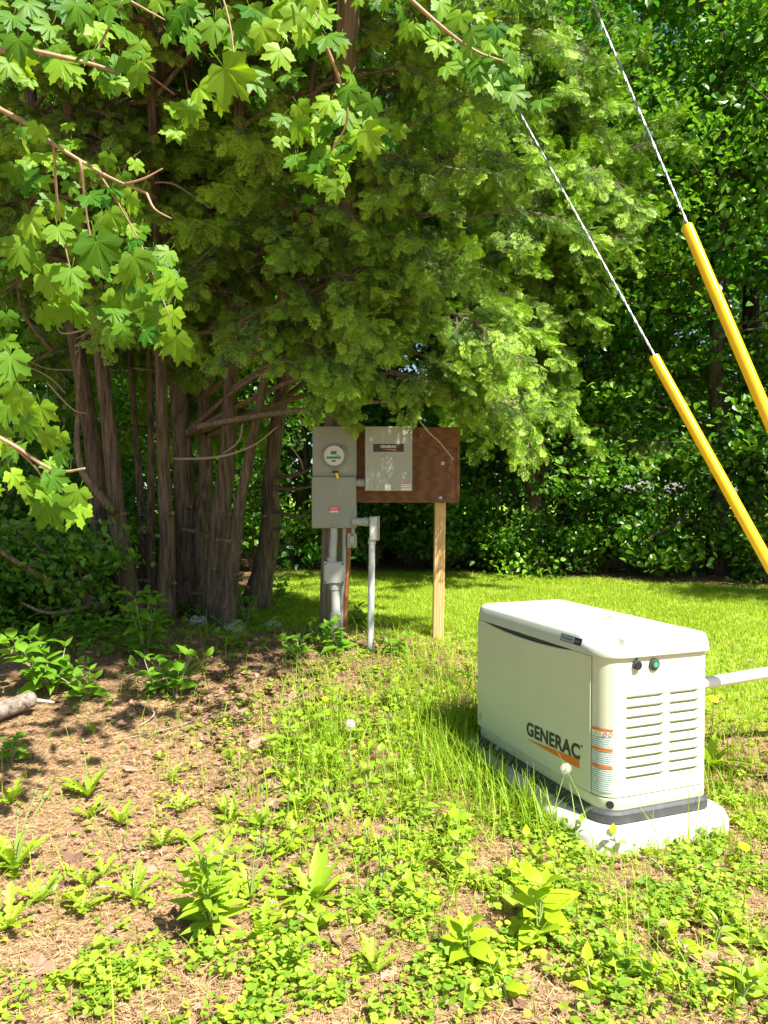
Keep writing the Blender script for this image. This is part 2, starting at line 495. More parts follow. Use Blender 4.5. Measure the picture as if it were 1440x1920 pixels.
pad = thing('equipment_pad', 'pale concrete equipment pad with rounded corners under the standby generator', 'concrete pad', (GEN.x, GEN.y, 0), YAW)
a = Acc(); loft(a, [ring(.105, -.10), ring(.10, .06), ring(.088, .086), ring(.068, .098), ring(.03, .0985)])
me = a.mesh('pad_slab', [M['pad']]); shade_by_angle(me, 60); link('slab', me, pad)

gen = thing('standby_generator', 'cream standby generator with white lid and louvered end beside the grass', 'generator', GEN, YAW)
a = Acc(); loft(a, [ring(.010, 0), ring(.016, .006), ring(.016, .04), ring(.006, .052), ring(-.004, .053)])
me = a.mesh('skirt', [M['skirt']]); shade_by_angle(me); link('base_skirt', me, gen)
a = Acc(); loft(a, [ring(-.034, .04), ring(-.034, .69)]); link('inner_shell', a.mesh('inner_shell', [M['dark']]), gen)
a = Acc(); loft(a, [ring(-.004, .050), ring(0, .056), ring(0, .099), ring(-.003, .102)], cap_bot=False)
me = a.mesh('base_rail', [M['shell']]); shade_by_angle(me); link('base_rail', me, gen)
a = Acc(); loft(a, [ring(-.003, .106), ring(0, .109), ring(0, .69)])
hv = np.concatenate(a.v); EX0, EX1 = GR, GW - .045
def on_end(f):                                        # flat part of the end wall, replaced by the louvered sheet
    c = hv[list(f)]; return len(f) == 4 and (np.abs(c[:, 1]) < 1e-6).all() and c[:, 0].min() > EX0 - 1e-6 and c[:, 0].max() < EX1 + 1e-6 and c[:, 2].max() > .5
kp = [i for i, f in enumerate(a.f) if not on_end(f)]; a.f = [a.f[i] for i in kp]; a.m = [a.m[i] for i in kp]
me = a.mesh('housing', [M['shell']]); shade_by_angle(me); link('housing', me, gen)
LCOL = ((.098, .302), (.322, .488)); LH, LE, LD = .0180, .016, .024
LZ = [.508 - k * .0418 for k in range(9)]
a = Acc(); edges_z = [.69]
for z in LZ: edges_z += [z + LH, z]
edges_z.append(.109)
for i in range(0, len(edges_z), 2): a.add([(EX0, 0, edges_z[i + 1]), (EX1, 0, edges_z[i + 1]), (EX1, 0, edges_z[i]), (EX0, 0, edges_z[i])], [(0, 1, 2, 3)])
for z in LZ:
    (p0, p1), (q0, q1) = LCOL
    for b0, b1, t1, t0 in ((EX0, p0 + LE, p0, EX0), (p1 - LE, q0 + LE, q0, p1), (q1 - LE, EX1, EX1, q1)):
        a.add([(b0, 0, z), (b1, 0, z), (t1, 0, z + LH), (t0, 0, z + LH)], [(0, 1, 2, 3)])
link('end_panel', a.mesh('end_panel', [M['shell']]), gen)

# bowed access panel on the long side, its top edge dipping to bare the intake slot
def panel_x(y):
    t = (y - GL * .5) / (GL * .5); return -.006 - .010 * (1 - t * t)
def panel_top(y):
    t = (y - .62) / .40
    return .686 - (.020 * max(0, 1 - t * t) ** .8 if abs(t) < 1 else 0)
a = Acc(); ys = np.linspace(.090, GL - .045, 60); vv = []
for y in ys:
    zt = panel_top(y)
    for x, z in ((panel_x(y) + .006, .1065), (panel_x(y), .110), (panel_x(y), .28), (panel_x(y), .5), (panel_x(y), zt - .003), (panel_x(y) + .006, zt)):
        vv.append((x, y, z))
ff = [(i * 6 + k, i * 6 + k + 1, (i + 1) * 6 + k + 1, (i + 1) * 6 + k) for i in range(59) for k in range(5)]
ff += [tuple(range(5, -1, -1)), tuple(59 * 6 + k for k in range(6))]
a.add(vv, ff); me = a.mesh('access_panel', [M['shell']]); shade_by_angle(me, 50); panel = link('access_panel', me, gen)
a = Acc(); vv = []
for y in np.linspace(.2, 1.05, 40): vv += [(-.0015, y, .60), (-.0015, y, .6885)]
a.add(vv, [(2 * i, 2 * i + 1, 2 * i + 3, 2 * i + 2) for i in range(39)]); link('intake_slot', a.mesh('intake_slot', [M['slot']]), gen)

# lid: bevelled rings rising to a shallow dome, with a lower shoulder at the near corner
LID0 = .688
def lid_ring(off, z, sc=None):
    o = rr(max(off, -.075), r=.10)
    c = np.array([GW / 2, GL / 2])
    if sc is not None: o = c + (o - c) * sc
    return np.column_stack([o, np.full(len(o), z)])
prof = [(.004, LID0), (.016, LID0 + .001), (.017, LID0 + .007), (.014, LID0 + .030), (.005, LID0 + .064), (.000, LID0 + .071), (-.010, LID0 + .0755), (-.036, LID0 + .078)]
rings = [lid_ring(o, z) for o, z in prof]
for k in range(1, 26):
    s = 1 - k / 26; base = lid_ring(-.036, 0)
    c = np.array([GW / 2, GL / 2]); o = c + (base[:, :2] - c) * s
    rings.append(np.column_stack([o, np.full(len(o), LID0 + .078 + .010 * (1 - s * s))]))
for R_ in rings:
    x, y = R_[:, 0], R_[:, 1]
    top = np.clip((R_[:, 2] - LID0 - .030) / .042, 0, 1)
    notch = (1 - smooth(.085, .105, x + .25 * np.maximum(y - .12, 0))) * (1 - smooth(.125, .145, y))
    R_[:, 2] -= .030 * notch * top
a = Acc(); loft(a, rings, cap_bot=True); me = a.mesh('lid', [M['lid']]); shade_by_angle(me, 40); lid = link('lid', me, gen)

# louvers on the end: nine rows in two columns, each a pressed hood with slanted ends
def louver_mesh(w):
    v = [(0, 0, LH), (w, 0, LH), (w - LE, LD, .002), (LE, LD, .002), (LE, 0, 0), (w - LE, 0, 0)]
    a = Acc(); a.add(v, [(0, 3, 2, 1), (3, 4, 5, 2), (0, 4, 3), (1, 2, 5)]); return a.mesh('louver', [M['shell']])
for c0, c1 in LCOL:
    lm = louver_mesh(c1 - c0)
    for z in LZ: link('louver', lm, gen, (c0, 0, z))

def text_mesh(s, mat, bold=.0, size=1.0, spacing=1.0):
    cu = bpy.data.curves.new('lettering', 'FONT'); cu.body = s; cu.size = size; cu.offset = bold; cu.space_character = spacing
    cu.align_x = 'LEFT'; cu.extrude = 0.0; cu.resolution_u = 4
    o = bpy.data.objects.new('tmp_text', cu); C.objects.link(o)
    dg = bpy.context.evaluated_depsgraph_get(); dg.update()
    me = bpy.data.meshes.new_from_object(o.evaluated_get(dg))
    bpy.data.objects.remove(o); me.materials.clear(); me.materials.append(mat)
    n = len(me.vertices); co = np.empty(n * 3); me.vertices.foreach_get('co', co); co = co.reshape(-1, 3)
    co[:, :2] -= co[:, :2].min(0); co[:, :2] /= co[:, :2].max(0)
    return me, co                                     # co normalised to the unit box

def place_text(name, s, mat, parent, fn, bold=.03, spacing=1.0):
    me, co = text_mesh(s, mat, bold, spacing=spacing)
    out = np.array([fn(u, v) for u, v in co[:, :2]])
    me.vertices.foreach_set('co', out.ravel().astype(np.float32)); me.update()
    return link(name, me, parent)

def on_panel(u, v, y0=.577, y1=.154, z0=.208, z1=.275):
    y = y0 + (y1 - y0) * u; z = z0 + (z1 - z0) * v + .015 * u
    return (panel_x(y) - .0018, y, z)
place_text('lettering', 'GENERAC', M['ink'], panel, on_panel, bold=.035, spacing=1.05)
a = Acc(); vv = []
for i in range(13):
    u = i / 12; y = .572 - .411 * u
    vv += [(panel_x(y) - .0018, y, .188 - .002 * u), (panel_x(y) - .0018, y, .190 + .036 * u)]
a.add(vv, [(2 * i, 2 * i + 2, 2 * i + 3, 2 * i + 1) for i in range(12)]); link('orange_swoosh', a.mesh('swoosh', [M['orange']]), panel)
a = Acc(); disc(a, (panel_x(.145) - .001, .143, .287), (-1, 0, 0), .005, .0008, 12); link('trademark_dot', a.mesh('dot', [M['ink']]), panel)
a = Acc(); tube(a, [(panel_x(1.06) - .001, 1.06 + .014 * math.cos(t), .165 + .018 * math.sin(t)) for t in np.linspace(0, 2 * math.pi, 20)], .0012, 4)
a.add([(panel_x(1.06) - .0015, 1.063, .155), (panel_x(1.06) - .0015, 1.058, .155), (panel_x(1.06) - .0015, 1.058, .175), (panel_x(1.06) - .0015, 1.063, .175)], [(0, 1, 2, 3)])
link('small_symbol', a.mesh('symbol', [M['orange']]), panel)

# warning decal wrapped round the near corner
arc = math.pi / 2 * GR
def corner(s, off):
    if s < 0: return np.array([-off, GR - s]), np.array([-1., 0.])
    an = math.pi + s / GR; n_ = np.array([math.cos(an), math.sin(an)])
    return np.array([GR, GR]) + n_ * (GR + off), n_
def decal(s0, s1, z0, z1, off, mat, name, parent):
    a = Acc(); vv = []; n = max(2, int((s1 - s0) / .008))
    for i in range(n + 1):
        p, _ = corner(s0 + (s1 - s0) * i / n, off); vv += [(p[0], p[1], z0), (p[0], p[1], z1)]
    a.add(vv, [(2 * i, 2 * i + 2, 2 * i + 3, 2 * i + 1) for i in range(n)])
    return link(name, a.mesh(name, [mat]), parent)
S0, S1 = .004, .094
dec = decal(S0, S1, .124, .392, .0014, M['label_text'], 'warning_decal', gen)
for z in (.380, .298, .226): decal(S0, S1, z, z + .012, .0026, M['orange'], 'orange_bar', dec)
decal(S0, S1, .360, .380, .0022, M['label_white'], 'pictogram_strip', dec)
for k in range(4):
    s = S0 + .012 + k * .021
    a = Acc(); p, n_ = corner(s, .0034); q, _ = corner(s + .015, .0034); mpt, _ = corner(s + .0075, .0036)
    if k < 2: a.add([(p[0], p[1], .363), (q[0], q[1], .363), (mpt[0], mpt[1], .377)], [(0, 1, 2)])
    else: tube(a, [(*(corner(s + .0075 + .007 * math.cos(t), .0034)[0]), .370 + .007 * math.sin(t)) for t in np.linspace(0, 2 * math.pi, 14)], .0009, 4)
    link('pictogram', a.mesh('pictogram', [M['yellow_tri'] if k < 2 else M['red']]), dec)
p, n_ = corner(.085, .001)
a = Acc(); disc(a, (p[0], p[1], .078), (n_[0], n_[1], 0), .0165, .0015, 20); link('lifting_hole', a.mesh('lifting_hole', [M['dark']]), gen)

# lid badge
def on_lid(u, v, lift=.0):
    y = .300 - .150 * u; z = LID0 + .027 + .030 * v
    x = -.0145 + max(0, z - LID0 - .030) * .27 - .0015 - lift
    return (x, y, z)
def quad_on(fn, u0, u1, v0, v1, lift, mat, name, parent):
    a = Acc(); vv = [fn(u0, v0, lift), fn(u1, v0, lift), fn(u1, v1, lift), fn(u0, v1, lift)]
    vv += [(x + .004, y, z) for x, y, z in vv]
    a.add(vv, [(0, 3, 2, 1), (0, 1, 5, 4), (1, 2, 6, 5), (2, 3, 7, 6), (3, 0, 4, 7)]); return link(name, a.mesh(name, [mat]), parent)
badge = quad_on(on_lid, 0, 1, 0, 1, 0, M['ink'], 'badge', lid)
quad_on(on_lid, .04, .66, .10, .90, .0008, M['badge_grey'], 'badge_plate', badge)
place_text('lettering', 'GUARDIAN', M['ink'], badge, lambda u, v: on_lid(.09 + .5 * u, .40 + .2 * v, .0016), bold=.01)
place_text('lettering', '16KW', M['badge_grey'], badge, lambda u, v: on_lid(.72 + .22 * u, .36 + .3 * v, .0012), bold=.01)

a = Acc(); disc(a, (.152, .002, .655), (0, -1, 0), .0195, .014, 24); tube(a, [(.152, -.006, .672), (.152, -.006, .684)], .004, 6)
lk = link('key_lock', a.mesh('key_lock', [M['skirt']]), gen)
a = Acc(); disc(a, (.153, -.012, .653), (.15, -1, -.1), .0175, .006, 24); link('lock_cover', a.mesh('lock_cover', [M['dark']]), lk)
a = Acc(); disc(a, (.243, .002, .650), (0, -1, 0), .0255, .010, 28); disc(a, (.243, -.008, .650), (0, -1, 0), .019, .006, 28, r2=.017)
ind = link('indicator_light', a.mesh('indicator', [M['skirt']]), gen)
a = Acc(); disc(a, (.243, -.0142, .650), (0, -1, 0), .0105, .002, 20); link('lens', a.mesh('lens', [M['lamp_green']]), ind)

# dried dirt left on the lid where water pooled: thin flakes
a = Acc()
for k in range(70):
    x, y = random.gauss(.33, .05), random.gauss(.42, .06); r = random.uniform(.002, .008)
    s_ = max(abs((x - GW / 2) / (GW / 2 - .036)), abs((y - GL / 2) / (GL / 2 - .036)))
    z = LID0 + .078 + .010 * (1 - min(1, s_) ** 2) + .0012
    an = random.random() * 6
    a.add([(x + r * math.cos(an + t) * random.uniform(.5, 1.2), y + r * math.sin(an + t), z) for t in (0, 1.2, 2.4, 3.7, 5)], [(0, 1, 2, 3, 4)])
link('dirt_flakes', a.mesh('dirt_flakes', [M['straw']]), lid)['kind'] = 'stuff'

# white supply pipe leaving the back of the generator
q0, q1 = P(1300, 1284.5, 3.93), P(1440, 1261, 3.98)
dirp = (q1 - q0).normalized(); end = q0 + dirp * 1.75; start = q0 - dirp * .10
pipe = thing('supply_pipe', 'white plastic pipe running off from behind the generator above the turf', 'pipe', (end.x, end.y, gzf(end.x, end.y)))
a = Acc(); pts = [start, q0, q1, end - dirp * .1, end - dirp * .03 + Vector((0, 0, -.02)), end + Vector((0, 0, -.1)), Vector((end.x, end.y, -.05))]
tube(a, [p - pipe.location for p in pts], .030, 20); me = a.mesh('pipe_run', [M['pvc_white']]); shade_by_angle(me, 50); link('pipe_run', me, pipe)
a = Acc(); tube(a, [end - dirp * .17 - pipe.location, end - dirp * .09 - pipe.location], .037, 20); link('coupling', a.mesh('coupling', [M['pvc_white']]), pipe)

# ------------------------------------------------------------------ meter pole, panels and conduits
YP = 5.92                                              # front plane of the electrical boxes
def X(px, y=YP, py=960): return P(px, py, y).x
def Z(py, y=YP, px=720): return P(px, py, y).z

pole_base = Vector((X(621, 6.14), 6.14, gzf(-.43, 6.14) - .05))
pole_top = Vector((X(650, 6.14) + .16, 6.16, 10.6))
pole = thing('utility_pole', 'weathered grey wooden utility pole behind the electric meter panel', 'utility pole', pole_base)
a = Acc(); n = 24
tube(a, [pole_base.lerp(pole_top, k / n) - pole_base for k in range(n + 1)], [.105 - .025 * k / n for k in range(n + 1)], 22, wob=.02)
me = a.mesh('shaft', [M['pole_wood']], True); link('shaft', me, pole)
def pole_at(z): return pole_base.lerp(pole_top, (z - pole_base.z) / (pole_top.z - pole_base.z))

def slab(name, mat, px0, px1, py0, py1, yf, yb, parent, bev=.004):
    a = Acc(); box(a, X(px0, yf), X(px1, yf), yf, yb, Z(py1, yf), Z(py0, yf), 0, bev)
    o = link(name, a.mesh(name, [mat]), parent)
    o.location = -parent.location if parent.parent is None else -parent.parent.location - parent.location * 0
    return o

# every electrical part is modelled in place; parents sit at the origin of their own base
def root(name, label, cat, px, py, y=YP, group=None):
    p = P(px, py, y); return thing(name, label, cat, p, 0, group)

def put(name, acc, mats, parent, sm=None):
    me = acc.mesh(name, mats if isinstance(mats, list) else [mats])
    if sm: shade_by_angle(me, sm)
    o = link(name, me, parent)
    top = parent
    while top.parent is not None: top = top.parent
    if parent is top: o.location = -top.location         # coordinates were given in world space
    return o

def slab(name, mat, px0, px1, py0, py1, yf, yb, parent, bev=.004):
    a = Acc(); box(a, X(px0, yf), X(px1, yf), yf, yb, Z(py1, yf), Z(py0, yf), 0, bev); return put(name, a, mat, parent)

mp = root('meter_panel', 'grey electric meter cabinet with round glass meter and red label', 'meter panel', 626, 991)
slab('housing', M['cabinet'], 587, 668, 801, 990, YP + .004, YP + .13, mp)
slab('meter_cover', M['cabinet'], 586, 669, 799, 891.5, YP - .012, YP + .0035, mp, .005)
slab('breaker_door', M['cabinet'], 584.5, 668, 894, 990.5, YP - .014, YP + .0035, mp, .005)
slab('hinge_flange', M['cabinet'], 661.5, 668.5, 955, 989, YP - .020, YP - .0145, mp, .001)
slab('lid_rail', M['cabinet'], 586.5, 669, 888, 891, YP - .020, YP - .0125, mp, .002)
cx, cz_ = X(627.5), Z(855)
a = Acc(); disc(a, (cx, YP - .012, cz_), (0, -1, 0), .098, .020, 40, r2=.094); mr = put('meter_ring', a, M['cabinet'], mp, 40)
a = Acc(); disc(a, (cx, YP - .031, cz_), (0, -1, 0), .086, .022, 40, r2=.082); put('retaining_band', a, M['steel'], mp, 40)
a = Acc(); disc(a, (cx, YP - .053, cz_), (0, -1, 0), .074, .012, 40); dial = put('meter_dial', a, M['dial'], mp, 40)
def dial_slab(name, mat, u0, u1, v0, v1, lift=.0):
    a = Acc(); box(a, cx + u0, cx + u1, YP - .0668 - lift, YP - .0640, cz_ + v0, cz_ + v1); return put(name, a, mat, dial)
dial_slab('lcd_display', M['lcd'], -.026, .020, .008, .036)
dial_slab('display_frame', M['dial'], -.012, .016, .040, .052)
dial_slab('teal_band', M['teal'], -.058, .052, -.026, -.006)
dial_slab('barcode', M['ink'], -.020, .014, -.047, -.036)
dial_slab('optical_port', M['ink'], .024, .034, -.004, .006)
a = Acc()                                                # glass dome over the dial
rp = [(.080, 0), (.080, .045), (.077, .062), (.068, .072), (.045, .078), (.004, .080)]
vv = [(cx + r * math.cos(2 * math.pi * k / 40), YP - .034 - d, cz_ + r * math.sin(2 * math.pi * k / 40)) for r, d in rp for k in range(40)]
a.add(vv, [(i * 40 + k, i * 40 + (k + 1) % 40, (i + 1) * 40 + (k + 1) % 40, (i + 1) * 40 + k) for i in range(5) for k in range(40)])
put('glass_dome', a, M['glass'], mp, 60)
a = Acc(); tube(a, [(X(643), YP - .04, Z(838)), (X(650), YP - .045, Z(842))], .008, 8); put('band_screw', a, M['steel'], mp)
slab('hasp', M['ink'], 623, 634, 882.5, 886.5, YP - .034, YP - .0125, mp, .002)
a = Acc(); q = [(628.5, 887), (632.5, 886.5), (635.5, 894), (634, 898), (631, 897.5)]
vv = [tuple(P(x, y, YP - .036)) for x, y in q] + [tuple(P(x, y, YP - .031)) for x, y in q]
a.add(vv, [(0, 1, 2, 3, 4), (9, 8, 7, 6, 5)] + [(i, i + 5, (i + 1) % 5 + 5, (i + 1) % 5) for i in range(5)]); put('seal_tag', a, M['tag_yellow'], mp)
rl = slab('red_label', M['red'], 617.5, 635.5, 949.5, 961, YP - .0165, YP - .0145, mp, .0005)
for y0, y1 in ((951.5, 952.2), (954, 954.7), (956.2, 956.9)): slab('print_line', M['white'], 619.5, 633.5, y0, y1, YP - .0178, YP - .0168, rl, .0002)
slab('print_strip', M['white'], 618, 635, 958.6, 960.6, YP - .0178, YP - .0168, rl, .0002)
slab('embossed_plate', M['cabinet'], 623, 636, 973, 983, YP - .0175, YP - .0145, mp, .001)
a = Acc(); tube(a, [(X(622), YP - .03, Z(989)), (X(625), YP - .036, Z(985.5)), (X(629), YP - .036, Z(985.5)), (X(632), YP - .03, Z(989))], .004, 6); put('door_pull', a, M['steel'], mp)

bb = root('backing_board', 'dark brown plywood backing board bolted across the pole and the lumber post', 'board', 765, 942)
slab('sheet', M['board'], 655, 862, 801, 942, YP + .060, YP + .085, bb, .003)
slab('edge_batten', M['board'], 855.5, 861.5, 838, 938, YP + .052, YP + .0595, bb, .002)
slab('board_crossbar', M['board'], 655, 861, 936, 942.5, YP + .053, YP + .0595, bb, .002)
for x, y in ((831, 868), (827, 934)):
    a = Acc(); disc(a, (X(x), YP + .060, Z(y)), (0, -1, 0), .016, .006, 16); disc(a, (X(x), YP + .054, Z(y)), (0, -1, 0), .010, .008, 6)
    put('bolt', a, M['steel'], bb)
a = Acc(); disc(a, (X(782), YP + .0602, Z(918)), (0, -1, 0), .008, .0012, 10); put('knot', a, M['dark'], bb)

ts = root('transfer_switch', 'light grey transfer switch cabinet with black nameplate on the brown board', 'switch box', 728, 921)
slab('housing', M['switch'], 686, 772, 803, 919.5, YP - .045, YP + .0595, ts, .003)
cov = slab('cover', M['switch'], 684.5, 773, 800.5, 920.5, YP - .060, YP - .0455, ts, .005)
slab('top_lip', M['switch'], 684.5, 773, 799.5, 803, YP - .066, YP - .0605, ts, .002)
YC = YP - .0605
npl = slab('nameplate', M['ink'], 700, 757, 832.5, 847, YC - .003, YC, ts, .001)
def np_uv(px0, px1, py0, py1, dy=.0042): return lambda u, v: (X(px0 + (px1 - px0) * u), YC - dy, Z(py1 + (py0 - py1) * v))
place_text('lettering', 'GENERAC', M['white'], npl, np_uv(713.5, 743, 836, 840.6), bold=.02)
a = Acc(); vv = [tuple(P(x, y, YC - .0042)) for x, y in ((715, 841.8), (743, 841.8), (743, 845))]; a.add(vv, [(0, 1, 2)]); put('orange_swoosh', a, M['orange'], npl)
slab('white_sticker', M['white'], 721.5, 733, 908.5, 919.5, YC - .0015, YC, ts, .0003)
st = slab('caution_sticker', M['white'], 752, 770.5, 905, 919.5, YC - .0015, YC, ts, .0003)
for y0, y1, m in ((905.2, 908, 'orange'), (910.2, 911.2, 'ink'), (913.5, 914.7, 'red'), (916.5, 917.4, 'teal')): slab('print_band', M[m], 752.3, 770.2, y0, y1, YC - .0028, YC - .0018, st, .0002)
a = Acc(); tube(a, [(X(666), YP + .03, Z(905)), (X(687), YP + .03, Z(905))], .030, 16); tube(a, [(X(673), YP + .03, Z(905)), (X(676), YP + .03, Z(905))], .035, 16)
tube(a, [(X(679), YP + .03, Z(905)), (X(682.5), YP + .03, Z(905))], .035, 16); put('nipple', a, M['pvc'], ts, 40)

wp = thing('lumber_post', 'new yellow pine lumber post standing in grass under the brown board', 'post', (X(821, 6.06, 1195), 6.06, gzf(.44, 6.06)))
a = Acc(); h = Z(850, 6.06) - wp.location.z; s = .0445; b = .006; tilt = X(826, 6.06) - X(821, 6.06)
oct_ = [(-s + b, -s), (s - b, -s), (s, -s + b), (s, s - b), (s - b, s), (-s + b, s), (-s, s - b), (-s, -s + b)]
loft(a, [np.array([(x + tilt * z / h, y, z) for x, y in oct_]) for z in (-.25, h * .5, h)]); link('timber', a.mesh('timber', [M['post_wood']]), wp)

def conduit(name, label, mat, pts, r, group=None, extra=()):
    pts = [Vector(p) for p in pts]; rt = thing(name, label, 'conduit', pts[-1], 0, group)
    a = Acc(); tube(a, pts, r, 16); put('pipe', a, mat, rt, 50)
    for i, (p, q, rr_) in enumerate(extra):
        a = Acc(); tube(a, [Vector(p), Vector(q)], rr_, 16); put('coupling', a, mat, rt, 50)
    return rt
def w(px, py, y): return tuple(P(px, py, y))
gtop = YP + .03
conduit('riser_conduit', 'short offset grey pipe between the meter cabinet and the junction box', M['pvc'],
        [w(626, 985, YP + .02), w(626, 1008, YP + .02), w(625, 1020, YP - .0), w(624, 1030, YP - .02), w(623.5, 1058, YP - .02)], .030,
        extra=[(w(622, 1045, YP - .02), w(622, 1056, YP - .02), .038)])
jb = root('junction_box', 'square light grey junction box with four corner screws on the pole', 'junction box', 627, 1095, YP - .04)
slab('box_body', M['pvc'], 608, 645, 1055, 1094, YP - .055, YP + .09, jb, .004)
slab('box_lid', M['pvc'], 606.5, 646, 1053.5, 1095, YP - .075, YP - .0555, jb, .010)
for x, y in ((610, 1057.5), (642.5, 1057.5), (609.5, 1091.5), (642, 1092)):
    a = Acc(); disc(a, (X(x, YP - .075), YP - .0752, Z(y, YP - .075)), (0, -1, 0), .0075, .002, 10); put('screw', a, M['skirt'], jb)
b1 = gp(628, 1205)
conduit('feeder_conduit', 'thick grey sleeved pipe from junction box down to the leaves at pole foot', M['pvc'],
        [w(628, 1092, YP - .02), w(629, 1140, YP - .02), w(628, 1178, YP - .02), (X(628, YP - .02), YP - .02, .15)], .037,
        extra=[(w(628, 1095, YP - .02), w(628, 1105, YP - .02), .044), (w(629, 1150, YP - .02), w(628.5, 1167, YP - .02), .043)])
conduit('ground_wire_conduit', 'slim grey pipe squeezed between junction box and the copper pipe', M['pvc'],
        [w(646, 985, YP + .05), w(645, 1060, YP + .05), w(640.5, 1120, YP + .05), (X(638, YP + .05), YP + .05, .15)], .017)
conduit('copper_conduit', 'rusty copper coloured pipe running down beside the pole', M['rust'],
        [w(654, 985, YP + .07), w(653, 1040, YP + .07), w(648, 1130, YP + .07), (X(644, YP + .07), YP + .07, .15)], .021,
        extra=[(w(646.5, 1160, YP + .07), w(646, 1166, YP + .07), .026)])
ob = root('bell_box', 'small grey weatherproof outlet box hanging under the meter cabinet', 'outlet box', 660, 1027, YP)
slab('box_body', M['pvc'], 651.5, 668.5, 1001, 1026.5, YP - .006, YP + .05, ob, .003)
slab('cover_plate', M['switch'], 651, 669, 1000, 1027, YP - .014, YP - .0065, ob, .003)
slab('raised_lid', M['pvc'], 655.5, 664.5, 1006, 1018.5, YP - .026, YP - .0145, ob, .003)
a = Acc(); tube(a, [w(662, 985, YP + .02), w(662, 1002, YP + .02)], .014, 10); put('nipple', a, M['pvc'], ob)
for y in (1002.5, 1024.5):
    a = Acc(); disc(a, (X(660), YP - .0142, Z(y)), (0, -1, 0), .007, .002, 10); put('screw', a, M['ink'], ob)
b2 = gp(694, 1222)
lb = thing('elbow_conduit', 'pale grey pipe with boxy elbow fitting standing beside the pole', 'conduit', b2)
a = Acc(); tube(a, [w(697.5, 1008, YP - .1), w(697, 1060, YP - .12), w(695.5, 1150, YP - .2), (b2.x, b2.y, b2.z - .1)], .0255, 18); put('pipe', a, M['pvc'], lb, 50)
a = Acc(); tube(a, [w(697.5, 1012, YP - .1), w(697.4, 1020, YP - .1)], .031, 18); put('coupling', a, M['pvc'], lb, 50)
a = Acc(); tube(a, [w(664, 978, YP - .02), w(680, 978.5, YP - .06), w(694, 979, YP - .09)], .031, 16); tube(a, [w(684, 978.5, YP - .068), w(688, 978.5, YP - .078)], .036, 16); put('side_nipple', a, M['pvc'], lb, 50)
slab('elbow_body', M['pvc'], 692.5, 709, 969, 1014, YP - .14, YP - .06, lb, .008)
slab('elbow_cover', M['switch'], 709.3, 711.6, 968, 1013, YP - .145, YP - .055, lb, .001)

# guy wires with yellow guards
def guy(label, xa, p0, p1, guard_px):
    m = (p1[1] - p0[1]) / (p1[0] - p0[0])
    T = P(650, p0[1] + m * (650 - p0[0]), 6.14); G = gp(xa, p0[1] + m * (xa - p0[0]))
    ts_ = np.linspace(0, 1, 4000); gpos = [G + (T - G) * t for t in ts_]
    t = min(ts_, key=lambda t: abs(project(*(G + (T - G) * float(t)))[0] - guard_px))
    t = float(t)
    rt = thing('guy_wire', label, 'guy wire', G, 0, 'guy wires bracing the utility pole')
    d = (T - G).normalized(); sd = d.cross(Vector((0, 0, 1))).normalized(); s2 = d.cross(sd)
    Lw = (T - G).length; a = Acc()
    for k in range(3):                                    # three twisted strands
        n = int(Lw / .035)
        tube(a, [d * (Lw * i / n) + (sd * math.cos(i * .95 + k * 2.094) + s2 * math.sin(i * .95 + k * 2.094)) * .0036 for i in range(n + 1)], .0036, 5, caps=False)
    link('strand', a.mesh('strand', [M['steel']], True), rt)
    a = Acc(); t0 = .12 / Lw
    tube(a, [d * (Lw * u) + (d.cross(sd)) * .006 for u in np.linspace(t0, t, 12)], [.0285] * 12, 18, wob=.02)
    me = a.mesh('guard', [M['guard']]); shade_by_angle(me, 50); gd = link('guard', me, rt)
    a = Acc(); tube(a, [-d * .25, d * .3], .012, 8); link('anchor_rod', a.mesh('anchor_rod', [M['steel']]), rt)
guy('steel guy wire with yellow guard reaching higher and steeper up the pole', 1800, (1110, 0), (1440, 775), 1290)
guy('steel guy wire with yellow guard on the lower and flatter line to the pole', 1720, (985, 230), (1440, 1050), 1228)

# ------------------------------------------------------------------ leaf shapes
def blade_template(outline, fold=.25, curl=.35, rows=7, twist=0.0):
    """leaf along +x, length 1; outline(t) half width; v-fold along the midrib and a downward curl"""
    v, f = [], []
    for i in range(rows):
        t = i / (rows - 1); wd = outline(t); z = -curl * t * t
        tw = twist * t
        v += [(t * (1 - .15 * curl * t), -wd, z + wd * fold - wd * tw), (t * (1 - .15 * curl * t), 0, z), (t * (1 - .15 * curl * t), wd, z + wd * fold + wd * tw)]
    for i in range(rows - 1):
        a = i * 3; f += [(a, a + 3, a + 4, a + 1), (a + 1, a + 4, a + 5, a + 2)]
    return np.array(v), np.array(f)

ovate = lambda t: .30 * math.sin(math.pi * min(1, t * 1.0) ** .75) * (1 - .25 * t) + .004
lance = lambda t: .12 * math.sin(math.pi * t ** .8) + .004
def toothed(t):
    k = int(round(t * 12)); return (.035 + .12 * t ** .8) * (1 - smooth(.82, 1.0, t)) * (1.25 if k % 2 else .45) + .004
grassy = lambda t: .022 * (1 - t) ** .6 + .0005

def leaf_mesh(name, outline, mat, rows=7, fold=.25, curl=.35, stalk=0.0, twist=0.0):
    v, f = blade_template(outline, fold, curl, rows, twist); a = Acc()
    v = v + np.array([stalk, 0, 0]); a.add(v, [tuple(q) for q in f], 0, rng.uniform(.3, .7))
    if stalk > 0: a.add([(0, -.008, 0), (0, .008, 0), (stalk, .008, 0), (stalk, -.008, 0)], [(0, 1, 2, 3)], 0, .7)
    return a.mesh(name, [mat], True)

